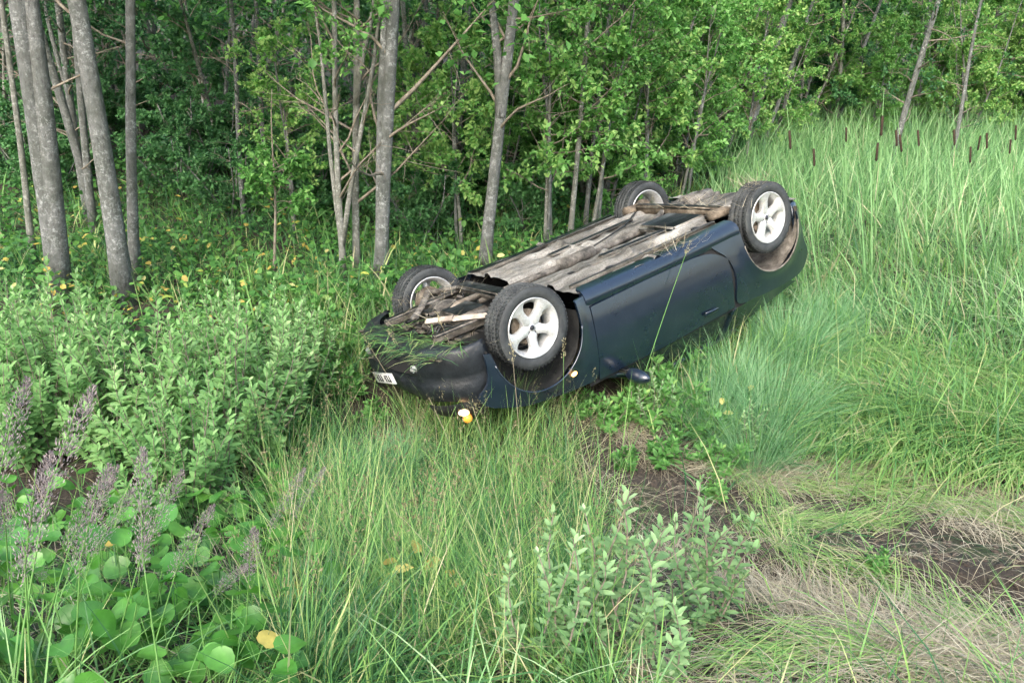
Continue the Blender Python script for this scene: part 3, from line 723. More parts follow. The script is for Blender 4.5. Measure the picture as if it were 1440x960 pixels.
#SECTION_VEG
# ------------------------------------------------------------------ grass and ground cover
def scatter(n, d0=2.0, d1=14.0, spread=42, r=rng, power=2.0):
    """random ground points, thinning with distance like 1/d**power, in a wedge wider than the picture"""
    u = r.random(n)
    if power == 2.0: d = d0 * (d1 / d0) ** u
    else:
        k = 2 - power; d = (d0 ** k + u * (d1 ** k - d0 ** k)) ** (1 / k)
    a_ = np.radians(r.uniform(-spread, spread, n)); x = d * np.sin(a_); y = d * np.cos(a_)
    z = terrain(x, y); P = np.stack([x, y, z], 1)
    px, py, dep = project(P); return P, px, py, d
def patch_noise(x, y, s, seed=0):
    return .5 + .25 * (np.sin(x * s + seed) * np.cos(y * s * 1.3 + 2 * seed) + np.sin(x * s * 2.3 + y * s * 1.7 + seed * 3) * .7 + np.sin(-x * s * 3.1 + y * s * 4.3 + seed) * .4)

# pixel outlines of the ground zones, only used to sort world points into zones
SOIL1 = [(1130, 770), (1260, 745), (1440, 750), (1600, 780), (1640, 920), (1440, 905), (1280, 880), (1130, 830)]
SOIL2 = [(790, 575), (860, 570), (900, 620), (1010, 640), (1110, 690), (1120, 760), (1040, 790), (900, 740), (820, 660)]
SOIL3 = [(860, 770), (930, 760), (950, 880), (1080, 860), (1200, 900), (1180, 960), (960, 1000), (860, 900)]
STRAWZ = [(860, 580), (1000, 650), (1150, 660), (1440, 690), (1700, 750), (1800, 1200), (900, 1200), (860, 960), (850, 760), (800, 620)]
CARZ = [(530, 500), (560, 400), (900, 260), (1130, 290), (1120, 420), (960, 540), (700, 640), (560, 600)]
FLATZ = [(1130, 480), (1300, 420), (1500, 400), (1800, 480), (1800, 720), (1440, 690), (1200, 660), (1120, 600)]
RIGHTZ = [(1010, 190), (1300, 140), (1900, 80), (2200, 500), (1440, 520), (1150, 480), (1060, 330)]
FOREST = [(-900, -60), (900, -60), (900, 250), (800, 330), (560, 400), (450, 400), (-100, 430), (-1000, 500)]
def in_car(P):
    """ground points under the car body"""
    q = (P - np.array([CART[0], CART[1], P[..., 2].mean() if 0 else .2])) 
    f = CARR[:2, 0] / np.linalg.norm(CARR[:2, 0]); l = np.array([-f[1], f[0]])
    # car's left is to the world's far side
    u = (P[:, 0] - CART[0]) * f[0] + (P[:, 1] - CART[1]) * f[1]; v = (P[:, 0] - CART[0]) * l[0] + (P[:, 1] - CART[1]) * l[1]
    return (u < .95) & (u > -3.0) & (np.abs(v + .0) < .70)
def build_grass():
    r = np.random.default_rng(21)
    # 1 general meadow grass
    P, px, py, d = scatter(150000, 1.7, 13, 44, r, 1.85)
    wob = 40 * (patch_noise(P[:, 0], P[:, 1], 5, 2) - .5); soilm = inpoly(px + wob, py + wob, SOIL1) | inpoly(px - wob, py + wob, SOIL2) | inpoly(px + wob, py, SOIL3); strawm = inpoly(px, py, STRAWZ)
    forest = inpoly(px, py, FOREST) | ((py < 400) & (px < 900))
    leafz = (px < 400) & (py > 430) 
    keepp = np.ones(len(P)); keepp[soilm] = .03; keepp[strawm & ~soilm] = .045; keepp[forest] = .8; keepp[leafz] = .06; keepp[inpoly(px, py, [(420, 540), (860, 540), (860, 1200), (400, 1200)])] *= np.clip(1.5 * patch_noise(P[:, 0], P[:, 1], 6.5, 5)[inpoly(px, py, [(420, 540), (860, 540), (860, 1200), (400, 1200)])] - .15, .1, 1); keepp[soilm] = .015
    keepp[inpoly(px, py, RIGHTZ)] = .55; keepp[in_car(P)] = 0
    keepp[inpoly(px, py, [(530, 555), (720, 570), (820, 580), (760, 640), (560, 635)])] = .12
    k = r.random(len(P)) < keepp * (.4 + .85 * patch_noise(P[:, 0], P[:, 1], 3.0, 1)); P, px, py, d, forest = P[k], px[k], py[k], d[k], forest[k]
    n = len(P); hN = patch_noise(P[:, 0], P[:, 1], 2.1, 4)
    L = r.gamma(8, .045, n) * (.65 + .7 * hN); L = np.where(forest, L * .8, L); L = np.clip(L, .08, .75) * np.where(d < 3, .85, 1)
    az = 2.2 * patch_noise(P[:, 0], P[:, 1], 1.1, 2) * np.pi + r.normal(0, 1.5, n)
    tint = np.clip(.18 + .45 * patch_noise(P[:, 0], P[:, 1], 1.6, 7) + r.normal(0, .24, n) - .12 * forest - .10 * (inpoly(px, py, [(380, 540), (860, 540), (860, 1200), (300, 1200)])), 0, 1)
    tint = np.where(r.random(n) < .07, r.uniform(.88, 1, n), tint)
    g = G(); blades(g, P - [0, 0, .01], az, L, np.where(r.random(n) < .10, r.uniform(.010, .016, n), r.uniform(.0035, .009, n)) * np.clip(d / 4, .8, 2.2), r.beta(1.6, 2.4, n) * 1.35, tint, r)
    g.obj('meadow_grass', GRASS, kind='stuff', label='green meadow grass covering the bank and the clearing', category='grass')
    # 2 tall reedy grass on the right
    P, px, py, d = scatter(60000, 4.5, 17, 50, r, 1.3)
    m_ = inpoly(px, py, RIGHTZ) & ~in_car(P) & (r.random(len(P)) < .6 + .5 * patch_noise(P[:, 0], P[:, 1], 2.3, 9)); P, px, py, d = P[m_], px[m_], py[m_], d[m_]
    n = len(P); hN = patch_noise(P[:, 0], P[:, 1], 1.3, 5)
    near = py > 350; L = (.45 + .75 * hN) * r.uniform(.55, 1.2, n) * np.where(near, .85, 1.0); tint = np.clip(.35 + .35 * patch_noise(P[:, 0], P[:, 1], 1.9, 3) + r.normal(0, .24, n), 0, .95)
    tint = np.where(r.random(n) < .05, 1, tint)
    az = np.where(near, r.normal(np.pi * 1.05, .7, n), 1.0 * patch_noise(P[:, 0], P[:, 1], 1.0, 6) * 2 * np.pi + r.normal(0, 1.0, n))
    g = G(); blades(g, P, az, L, np.where(r.random(n) < .12, r.uniform(.018, .030, n), r.uniform(.005, .015, n)), r.beta(1.7, 2.4, n) * np.where(near, 1.9, 1.25), tint, r, nseg=4)
    n = 15000; x_ = r.uniform(2.0, 17, n); y_ = r.uniform(10.5, 20, n); k_ = x_ > .24 * y_; x_, y_ = x_[k_], y_[k_]; n = len(x_); P = np.stack([x_, y_, terrain(x_, y_)], 1)
    blades(g, P, r.uniform(0, 6.28, n), r.uniform(.5, 1.1, n), r.uniform(.014, .03, n), r.beta(2, 4, n) * .9, np.clip(r.normal(.42, .2, n), 0, .95), r)
    g.obj('reed_grass', REED, kind='stuff', label='tall pale green reedy grass filling the right background', category='grass')
    # 3 flattened long grass
    P, px, py, d = scatter(80000, 2.4, 7.5, 50, r, 1.6)
    m_ = inpoly(px, py, FLATZ)
    P, px, py, d = P[m_], px[m_], py[m_], d[m_]; n = len(P)
    az = np.pi * (1.0 + .30 * np.sin(P[:, 0] * 2 + P[:, 1] * 3)) + r.normal(0, .45, n)
    g = G(); blades(g, P + [0, 0, .02] + np.stack([0 * d, 0 * d, r.uniform(0, .12, n)], 1), az, r.uniform(.25, .7, n), r.uniform(.005, .014, n), r.uniform(.85, 1.35, n), np.clip(.62 + .3 * (patch_noise(P[:, 0], P[:, 1], 3.3, 3) - .5) + r.normal(0, .18, n), 0, 1), r, nseg=4, curl=.45)
    g.obj('flattened_grass', GRASS, kind='stuff', label='long bright green grass pressed flat towards the car', category='grass')
    # 3b torn mats of combed-over grass lying across the soil
    g = G(); gs_ = G()
    for path, cnt, wd, straw_ in (([(1040, 730), (1120, 790), (1240, 830), (1340, 880), (1450, 930)], 900, .055, 0), ([(1120, 690), (1220, 690), (1330, 720), (1440, 745), (1560, 770)], 1200, .09, 0), ([(1010, 650), (1080, 700), (1120, 760)], 350, .07, 0), ([(1080, 740), (1180, 745), (1260, 735)], 400, .07, 0),
            ([(1000, 950), (1120, 930), (1240, 925), (1400, 960)], 700, .10, 0), ([(1060, 690), (1160, 660), (1260, 665), (1380, 700), (1480, 740)], 1600, .07, 1), ([(1020, 800), (1080, 840), (1160, 880), (1300, 900), (1450, 930)], 1400, .09, 1), ([(860, 600), (930, 650), (1020, 660), (1100, 690)], 900, .09, 1),
            ([(1200, 940), (1320, 930), (1450, 960)], 1600, .12, 1), ([(860, 700), (900, 780), (980, 800), (1060, 850)], 500, .08, 1), ([(1330, 740), (1400, 760), (1480, 740)], 300, .08, 1), ([(780, 570), (840, 590), (900, 600)], 500, .08, 1)):
        Wp = np.array([ground(*q_) for q_ in path]); u = r.random(cnt) * (len(path) - 1.001); i_ = u.astype(int); f_ = (u - i_)[:, None]
        pos = Wp[i_] * (1 - f_) + Wp[i_ + 1] * f_ + np.concatenate([r.normal(0, wd, (cnt, 2)), np.zeros((cnt, 1))], 1); pos[:, 2] = terrain(pos[:, 0], pos[:, 1]) + r.uniform(.0, .06, cnt)
        tn = Wp[i_ + 1] - Wp[i_]; az = np.arctan2(tn[:, 1], tn[:, 0]) + r.normal(0, .22 + .35 * straw_, cnt) + np.pi * (r.random(cnt) < .25)
        if straw_: blades(gs_, pos, az, r.uniform(.10, .34, cnt), r.uniform(.002, .004, cnt), r.uniform(.95, 1.5, cnt), np.clip(r.normal(.62, .22, cnt), 0, 1), r, curl=.35)
        else: blades(g, pos, az, r.uniform(.15, .36, cnt), r.uniform(.0025, .006, cnt), r.uniform(1.0, 1.45, cnt), np.clip(r.normal(.72, .16, cnt), 0, 1), r, nseg=4, curl=.3)
    g.obj('torn_grass_mats', GRASS, kind='stuff', label='yellow green grass combed over the torn soil in mats', category='grass')
    gs_.obj('straw_rims', STRAW, kind='stuff', label='pale straw heaped along the edges of the gouges', category='straw')
    # 4 straw
    P, px, py, d = scatter(170000, 1.8, 6.5, 50, r, 1.8)
    wob = 40 * (patch_noise(P[:, 0], P[:, 1], 5, 2) - .5); soilm = inpoly(px + wob, py + wob, SOIL1) | inpoly(px - wob, py + wob, SOIL2) | inpoly(px + wob, py, SOIL3)
    pn = patch_noise(P[:, 0], P[:, 1], 4.2, 8)
    m_ = (inpoly(px, py, STRAWZ) & (r.random(len(P)) < np.where(soilm, .035, .05 + .40 * sstep(.5, .85, pn)))) | (r.random(len(P)) < .025)
    P, px, py, d = P[m_], px[m_], py[m_], d[m_]; n = len(P)
    az = np.pi * (.9 + .35 * np.sin(P[:, 0] * 3 + P[:, 1] * 2.4)) + r.normal(0, .8, n)
    g = G(); blades(g, P + np.stack([0 * d, 0 * d, r.uniform(.0, .07, n)], 1), az, r.uniform(.08, .38, n), r.uniform(.0018, .0042, n), r.uniform(.95, 1.6, n), np.clip(r.normal(.55, .25, n), 0, 1), r, curl=.4)
    g.obj('dead_straw', STRAW, kind='stuff', label='matted dead straw over the torn soil', category='straw')
    # 5 tall thin seeding stems in the middle foreground
    g = G(); P, px, py, d = scatter(26000, 1.9, 5.2, 36, r, 1.6)
    m_ = inpoly(px, py, [(340, 560), (820, 560), (880, 760), (860, 1250), (250, 1250), (380, 850)]) & (r.random(len(P)) < .09) & (~inpoly(px, py, [(530, 555), (720, 570), (820, 580), (760, 640), (560, 635)]) | (r.random(len(P)) < .03)); P = P[m_]; n = len(P)
    az = r.uniform(0, 6.28, n); blades(g, P, az, r.uniform(.35, .8, n), r.uniform(.0028, .0055, n), r.beta(2, 4, n) * 1.2, np.clip(r.normal(.68, .2, n), 0, 1), r, nseg=4, curl=.5)
    m_ = r.random(n) < .30; m_ = m_ & (r.random(n) < .7); Q_ = P[m_]; k_ = len(Q_); a2 = r.uniform(0, 6.28, k_); hh = r.uniform(.4, .8, k_); le = r.uniform(.05, .4, k_)
    tipp = Q_ + np.stack([np.cos(a2) * hh * le, np.sin(a2) * hh * le, hh], 1)
    blades(g, Q_, a2, hh * 1.04, .0025, le * .75, np.full(k_, .86), r, nseg=3, curl=.1)
    gp_ = G(); m2 = 16; pos = np.repeat(tipp, m2, 0) + r.normal(0, 1, (k_ * m2, 3)) * [.010, .010, .035]; leaves(gp_, pos, r.normal(0, .6, (k_ * m2, 3)) + [0, 0, 1], r.normal(0, 1, (k_ * m2, 3)), r.uniform(.010, .022, k_ * m2), .004, r.uniform(0, .7, k_ * m2))
    gp_.obj('grass_seed_heads', SEED, kind='stuff', label='small brownish seed heads on the thin grass stems', category='grass')
    g.obj('thin_stemmed_grass', GRASS, kind='stuff', label='thin yellowish green grass stems in the middle foreground', category='grass')
    # 6 soil clods
    g = G(); P, px, py, d = scatter(9000, 2.0, 6, 45, r, 1.6)
    m_ = (inpoly(px, py, SOIL1) | inpoly(px, py, SOIL2) | inpoly(px, py, SOIL3)); P = P[m_][:2600]
    for p in P:
        s_ = r.uniform(.006, .03) * np.array([1, r.uniform(.6, 1), r.uniform(.4, .8)]); V = np.array([[1, 0, 0], [-1, 0, 0], [0, 1, 0], [0, -1, 0], [0, 0, 1], [0, 0, -1], ], float) * s_ * r.uniform(.7, 1.2, (6, 1))
        V = V @ rotm('z', r.uniform(0, 3)).T + p; g.add(V, None, [(0, 2, 4), (2, 1, 4), (1, 3, 4), (3, 0, 4), (2, 0, 5), (1, 2, 5), (3, 1, 5), (0, 3, 5)])
    g.obj('soil_clods', soil, kind='stuff', label='crumbled brown soil clods in the gouges', category='soil')
    # 7 forest herb cover
    g = G(); P, px, py, d = scatter(70000, 5.2, 17, 50, r, 1.25)
    m_ = (((px < 930) & (py < 440)) | ((px < 480) & (py < 560)) | ((px < 1050) & (py < 240)) | (py < 190)) & ~in_car(P) & (r.random(len(P)) < .25 + .8 * patch_noise(P[:, 0], P[:, 1], 1.5, 12))
    P, px, py, d = P[m_], px[m_], py[m_], d[m_]; n = len(P); h = r.uniform(.02, .34, n) * (.5 + patch_noise(P[:, 0], P[:, 1], 2.5, 3))
    az = r.uniform(0, 2 * np.pi, n); dr = np.stack([np.cos(az), np.sin(az), r.normal(-.1, .35, n)], 1); nr = norm(np.stack([r.normal(0, .4, n), r.normal(0, .4, n) - .2, np.ones(n)], 1))
    tint = np.clip(r.normal(.45, .2, n) - .15 * (d > 10), 0, .88); yz = inpoly(px, py, [(0, 300), (470, 300), (540, 420), (0, 560)]); tint = np.where(r.random(n) < .005 + .012 * yz, r.uniform(.93, 1, n), tint)
    leaves(g, P + np.stack([0 * h, 0 * h, h], 1), dr, nr, r.uniform(.045, .10, n), r.uniform(.03, .075, n), tint, fine=True)
    g.obj('forest_herbs', L_HERB, kind='stuff', label='low broad leaved herbs on the floor of the wood', category='undergrowth')
build_grass()

# ------------------------------------------------------------------ trees
def wig_path(p0, p1, n, amp, r):
    t = np.linspace(0, 1, n)[:, None]; P = p0 * (1 - t) + p1 * t
    ph = r.uniform(0, 6, 4); P = P + amp * np.concatenate([np.sin(3.1 * t * 2 + ph[0]) - np.sin(ph[0]), np.sin(2.3 * t * 2 + ph[1]) - np.sin(ph[1]), 0 * t], 1) * np.sin(np.pi * np.clip(t, 0, 1) * .5 + .0)
    return P
def gen_branches(gb, gl, path, rad, r, t0, t1, nbr, blen, leafL, per=16, bare=0.0, el=(.25, .9), twigs=5, away=None, tintm=.5, lw=.62):
    n = len(path)
    for k in range(nbr):
        t = t0 + (t1 - t0) * (k + r.random()) / nbr; f = t * (n - 1); i = min(int(f), n - 2); p = path[i] + (path[i + 1] - path[i]) * (f - i)
        R0 = np.interp(f, np.arange(n), rad); az = r.uniform(0, 2 * np.pi) if away is None else r.normal(away, 1.1); e_ = r.uniform(*el)
        L = blen * r.uniform(.55, 1.15) * (1.05 - .55 * (t - t0) / max(t1 - t0, .01)); d = np.array([math.cos(az) * math.cos(e_), math.sin(az) * math.cos(e_), math.sin(e_)])
        q = [p]; dd = d.copy()
        for s in range(5):
            dd = dd + r.normal(0, .13, 3) + [0, 0, .03]; dd /= np.linalg.norm(dd); q.append(q[-1] + dd * L / 5)
        q = np.array(q); rb = min(R0 * .45, .008 + .010 * L); gb.add(*tube(q, np.linspace(rb, .0025, 6), 5, False))
        isbare = r.random() < bare
        for w in range(twigs + 1):
            if w == twigs: q0 = q[4]; d2 = dd; tl = L * .25
            else:
                u = r.uniform(.3, 1) * 5; j = min(int(u), 4); q0 = q[j] + (q[j + 1] - q[j]) * (u - j); d2 = norm(d + r.normal(0, .65, 3)); tl = L * r.uniform(.2, .42)
            q1 = q0 + d2 * tl + [0, 0, -.03 * tl]; gb.add(*tube(np.stack([q0, (q0 + q1) / 2 + r.normal(0, .012, 3), q1]), [.004, .003, .0015], 3, False))
            if isbare: continue
            m_ = per; tt = r.uniform(.1, 1.08, m_)[:, None]; pos = q0 + (q1 - q0) * tt + r.normal(0, .02, (m_, 3))
            dl = norm(d2 * .5 + r.normal(0, .7, (m_, 3)) + [0, 0, .05]); nr = norm(r.normal(0, .5, (m_, 3)) + [0, 0, 1.0])
            LL = leafL * r.uniform(.6, 1.15, m_); leaves(gl, pos, dl, nr, LL, LL * lw, np.clip(r.normal(tintm, .17, m_) + .25 * (tt[:, 0] > .8), 0, 1))
def named_tree(bx, by, tx, w_px, label, mat=bark, Htop=7.0, nbr=10, bare=.6, lo=.25, seed=0, canopy=True, stems=None, kind='alder_tree', amp=.05, leaf=.06, blen=1.1, away=None, pro=None, group=None, leafmat=None, ty=0, per=14):
    r = np.random.default_rng(seed + 100)
    b = ground(bx, by); top = at_depth(tx, ty, b[1]); dirv = (top - b) / (top[2] - b[2]); tip = b + dirv * (Htop - b[2] if Htop > 3.2 else Htop)
    depth = project(b)[2]; rad = w_px * .70 / 2 / F_PX * depth
    root = empty(kind, tuple(b), label, 'tree', group)
    path = wig_path(np.zeros(3), tip - b, 14, amp, r); tt = np.linspace(0, 1, 14)
    rr = rad * (1 - (.62 if canopy else .86) * tt) ; rr[0] *= 1.35; rr[1] *= 1.03; path[0, 2] -= .1
    # resample with surface unevenness
    V, Q, T = tube(path, rr, 12); V = V + r.normal(0, rad * .035, V.shape); g = G(); g.add(V, Q, T); g.obj('trunk', mat, root, True)
    gb, gl = G(), G()
    gen_branches(gb, gl, path, rr, r, lo, .62, nbr, blen, leaf, per, bare, twigs=6, away=away)
    if stems:
        for (sx, sty, sw, t_start) in stems:        # side stems rising beside the trunk
            k = int(t_start * 13); s0 = path[k]; s1 = at_depth(sx, sty, b[1]) - b; s1 = s0 + (s1 - s0) * 1.6
            p2 = wig_path(s0, s1, 8, .04, r); r2 = np.linspace(sw / 2 / F_PX * depth, .3 * sw / 2 / F_PX * depth, 8); g = G(); g.add(*tube(p2, r2, 8)); g.obj('stem', mat, root, True)
            gen_branches(gb, gl, p2, r2, r, .3, .95, 5, blen * .7, leaf, per, bare, twigs=4)
    gb.obj('branches', twig_m, root, True, kind='stuff')
    if gl.V: gl.obj('foliage', leafmat or L_TREE, root, kind='stuff')
    if canopy:
        c = link('crown', CANOPY[seed % len(CANOPY)], None, root, kind='stuff'); c.location = Vector((tip - b) * .98 + np.array([0, 0, -1.2])); c.rotation_euler = (0, 0, seed * 1.3); c.scale = (1.0, 1.0, .8) if bx < 560 else (.55, .55, .5)
    return root
CANOPY = []
for s_ in range(3):
    r_ = np.random.default_rng(50 + s_); g = G(); n = 2600
    cl = r_.normal(0, 1, (70, 3)) * [1.05, 1.05, .75]; c = cl[r_.integers(0, 70, n)]; pos = c + r_.normal(0, .26, (n, 3))
    leaves(g, pos, r_.normal(0, 1, (n, 3)), norm(r_.normal(0, .5, (n, 3)) + [0, 0, 1]), r_.uniform(.07, .13, n), r_.uniform(.05, .09, n), r_.uniform(.2, .8, n))
    m_ = g.mesh('crown'); m_.materials.append(L_TREE); CANOPY.append(m_)

named_tree(86, 414, 22, 40, 'thickest grey alder trunk at the far left, leaning left', Htop=7.5, seed=1, nbr=5, bare=1, lo=.35, stems=[(45, 0, 30, .0)])
named_tree(47, 372, 12, 13, 'thin pale stem behind the thickest left trunk', pale_bark, Htop=6, seed=2, nbr=5, bare=.5, lo=.4, ty=30)
named_tree(176, 428, 118, 38, 'lichen covered grey trunk second from the left, leaning left', Htop=7.5, seed=3, nbr=5, bare=.9, lo=.3)
named_tree(190, 398, 174, 21, 'straight slim trunk crossing behind the second leaning trunk', Htop=7, seed=4, nbr=6, bare=.7, lo=.3)
named_tree(132, 330, 99, 15, 'slim dark trunk between the two leaning left trunks', Htop=7, seed=5, nbr=6, bare=.5, lo=.3)
named_tree(386, 388, 384, 7, 'leafy sapling with a bare thin stem in front of the dark wood', twig_m, Htop=2.0, seed=6, nbr=12, bare=.1, lo=.35, canopy=False, kind='sapling', blen=.6, leaf=.075, amp=.02, ty=170)
named_tree(484, 398, 462, 13, 'pale multi stemmed young alder left of the double trunk', pale_bark, Htop=5, seed=7, nbr=10, bare=.5, lo=.15, stems=[(520, 60, 8, .1), (440, 40, 7, .15)], blen=1.3)
named_tree(502, 392, 492, 15, 'pale thin alder stem just left of the double trunk', pale_bark, Htop=6, seed=8, nbr=11, bare=.6, lo=.12, stems=[(516, 0, 9, .35)], blen=1.4)
named_tree(534, 402, 556, 27, 'dark double trunk rising behind the far front wheel', Htop=7.5, seed=9, nbr=13, bare=.75, lo=.12, stems=[(545, 0, 17, .02)], blen=1.7)
named_tree(680, 388, 716, 24, 'grey trunk standing alone behind the middle of the car', Htop=7.5, seed=10, nbr=12, bare=.35, lo=.2, stems=[(700, 0, 15, .25)], blen=1.2)
named_tree(800, 350, 832, 11, 'whitish birch stem behind the near front wheel', pale_bark, Htop=6, seed=11, nbr=12, bare=.1, lo=.25, amp=.03)
named_tree(766, 352, 776, 7, 'very thin pale stem between the lone trunk and the birch', pale_bark, Htop=4.5, seed=12, nbr=10, bare=.2, lo=.3, canopy=False)
named_tree(848, 300, 882, 15, 'grey trunk among leaves left of the far rear wheel', Htop=6.5, seed=13, nbr=16, bare=.1, lo=.2, blen=1.2)
named_tree(822, 330, 850, 10, 'leafy thin stem just right of the whitish birch', Htop=5, seed=14, nbr=16, bare=.05, lo=.2, blen=1.1)
named_tree(1042, 225, 1108, 16, 'grey leaning trunk beyond the rear of the car', Htop=7, seed=15, nbr=9, bare=.2, lo=.3, ty=0)
named_tree(1066, 220, 1150, 9, 'thin trunk leaning right beside the grey leaning trunk', Htop=6, seed=16, nbr=9, bare=.2, lo=.3, ty=0)
named_tree(962, 250, 1010, 14, 'dark leaning trunk above the far rear wheel', Htop=6.5, seed=17, nbr=11, bare=.1, lo=.25, ty=60)

# bushy leafy trees, built once per kind and copied
def proto_tree(name, seed, Ht, nst, nbr, blen, leaf, tintm, mat, per=14, lo=.08, spread=.35, lw=.62, cat='tree'):
    r = np.random.default_rng(seed); root = empty(name, (0, 0, 0), name.replace('_', ' '), cat); gb, gl = G(), G()
    for s in range(nst):
        az = r.uniform(0, 2 * np.pi); tip = np.array([math.cos(az) * spread * Ht * r.random(), math.sin(az) * spread * Ht * r.random(), Ht * r.uniform(.75, 1.1)])
        path = wig_path(np.array([r.normal(0, .06), r.normal(0, .06), -.1]), tip, 10, .06, r); rad = np.linspace(.028 * Ht / 4 + .006, .006, 10)
        g = G(); g.add(*tube(path, rad, 7)); g.obj('trunk', bark if s % 2 else pale_bark, root, True)
        gen_branches(gb, gl, path, rad, r, lo, 1.0, nbr, blen, leaf, per, .04, (.0, .9), 5, None, tintm, lw)
    gb.obj('branches', twig_m, root, True, kind='stuff'); gl.obj('foliage', mat, root, kind='stuff'); return root
protos = {}
def place(key, make, loc, rz, sc_, label, group=None):
    if key not in protos:
        protos[key] = make(); o = protos[key]; o.location = loc; o.rotation_euler = (0, 0, rz); o.scale = (sc_,) * 3; o['label'] = label
        if group: o['group'] = group
        return o
    return copy_thing(protos[key], loc, rz, sc_, label, group)
mk = {
 'a': lambda: proto_tree('young_alder_tree', 61, 3.8, 4, 17, 1.05, .085, .8, L_TREE, 30),
 'b': lambda: proto_tree('young_alder_tree', 62, 4.2, 3, 20, 1.1, .08, .74, L_TREE, 30),
 'c': lambda: proto_tree('forest_tree', 63, 5.0, 2, 20, 1.3, .09, .55, L_SHADED, 34),
 'd': lambda: proto_tree('forest_tree', 64, 5.5, 3, 16, 1.4, .10, .65, L_SHADED, 34),
 'f': lambda: proto_tree('hanging_alder', 67, 3.5, 2, 16, 1.15, .085, .78, L_TREE, 22, .28, .22),
 'e': lambda: proto_tree('leafy_thicket', 66, 2.5, 6, 12, .8, .08, .8, L_TREE, 34, .03, .45, cat='shrub'),
 's': lambda: proto_tree('undergrowth_bush', 65, 1.3, 6, 9, .55, .075, .75, L_SHADED, 20, .05, .7, cat='bush'),
}
rr = np.random.default_rng(77)
bushy = [('a', 845, 305, .8, 'bright leafy young alder right against the far side of the car'), ('b', 700, 300, .62, 'small leafy alder beside the lone grey trunk'), ('a', 560, 300, .72, 'young alder in the gap behind the dark double trunk'), ('a', 950, 262, .75, 'bright young alder just beyond the rear axle'), ('b', 1080, 215, .7, 'bright young alder at the foot of the leaning trunks'), ('a', 1215, 200, .62, 'round topped bright alder standing out before the reeds'), ('a', 880, 262, 1.0, 'bright leafy young alder behind the far rear wheel'), ('b', 820, 290, .9, 'bushy young alder over the middle of the car'),
         ('a', 960, 215, 1.05, 'broad bright green alder above the rear axle'), ('b', 1210, 175, .62, 'rounded bright bush rising over the cattails'),
         ('a', 1010, 200, 1.0, 'leafy alder left of the grey leaning trunk'), ('b', 1120, 190, 1.0, 'leafy alder right of the grey leaning trunk'),
         ('a', 1370, 172, .95, 'leafy alder at the right edge of the wood'), ('b', 1300, 165, 1.0, 'leafy alder second from the right edge of the wood'), ('a', 920, 190, 1.1, 'tall leafy alder in the gap above the far rear wheel'), ('b', 760, 215, .8, 'leafy alder right behind the lone grey trunk')]
for i, (k, px, py, s_, lab) in enumerate(bushy):
    p = ground(px, py); place(k, mk[k], (p[0], p[1], p[2]), i * 1.9, s_, lab)
for i, (px, py, s_, lab) in enumerate([(770, 262, .8, 'leafy thicket just right of the lone grey trunk'), (850, 240, .95, 'leafy thicket between the birch and the far rear wheel'), (930, 222, 1.0, 'leafy thicket above the far rear wheel'),
      (1000, 208, .95, 'leafy thicket at the foot of the dark leaning trunk'), (1075, 196, .9, 'leafy thicket at the foot of the grey leaning trunk'), (1150, 178, .9, 'leafy thicket behind the first cattails'), (1225, 172, .8, 'light green thicket left of the middle cattails'),
      (1300, 160, 1.0, 'leafy thicket behind the middle cattails'), (1370, 158, .9, 'leafy thicket behind the right hand cattails'), (1440, 160, 1.0, 'leafy thicket cut by the right edge'), (1520, 168, 1.1, 'leafy thicket beyond the right edge'), (880, 180, 1.1, 'taller thicket filling the gap over the far rear wheel'),
      (1040, 165, 1.15, 'tall thicket behind the two leaning trunks'), (1190, 150, 1.1, 'tall thicket deep behind the cattails'), (1340, 138, 1.2, 'tall pale thicket at the upper right'), (1290, 192, .6, 'small leafy thicket right behind the middle cattails'), (1400, 192, .65, 'small leafy thicket right behind the last cattails'), (1350, 180, .75, 'leafy thicket between the two small ones behind the cattails'), (1460, 185, .8, 'small leafy thicket cut by the right edge'), (700, 210, .9, 'thicket in shade left of the lone grey trunk')]):
    p = ground(px, py); place('e', mk['e'], (p[0], p[1], p[2]), i * 2.3, s_, lab)
for i, (px, py, s_, lab) in enumerate([(775, 352, .95, 'leafy alder hanging over the far sill of the car'), (835, 335, 1.0, 'bright leafy alder standing right behind the floor of the car'), (905, 312, .95, 'leafy alder right behind the far rear wheel'), (965, 285, .9, 'leafy alder in the corner between the car tail and the wood'),
      (640, 350, .8, 'small leafy alder between the double trunk and the lone trunk'), (420, 330, .75, 'small leafy alder left of the pale multi stemmed one'), (1040, 250, .9, 'leafy alder left of the first cattails')]):
    p = ground(px, py); place('f', mk['f'], (p[0], p[1], p[2]), i * 2.7 + 1, s_, lab)
n_bg = 0
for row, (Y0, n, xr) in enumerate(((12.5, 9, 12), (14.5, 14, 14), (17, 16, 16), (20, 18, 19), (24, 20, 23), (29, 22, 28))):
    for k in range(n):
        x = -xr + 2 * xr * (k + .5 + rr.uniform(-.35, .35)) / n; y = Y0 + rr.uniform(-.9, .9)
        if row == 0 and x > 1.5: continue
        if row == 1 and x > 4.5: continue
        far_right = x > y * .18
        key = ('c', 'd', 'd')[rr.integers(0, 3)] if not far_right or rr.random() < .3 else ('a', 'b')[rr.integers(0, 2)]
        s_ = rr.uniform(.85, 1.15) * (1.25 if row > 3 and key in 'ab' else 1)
        lab = 'leafy tree deep in the wood behind the clearing, leaves coloured for shade' if key in 'cd' else 'pale green leafy tree at the back of the wood on the right'
        place(key, mk[key], (x, y, float(terrain(x, y))), rr.uniform(0, 6.28), s_, lab, 'trees deep in the dark wood' if key in 'cd' else 'pale trees at the back of the wood'); n_bg += 1
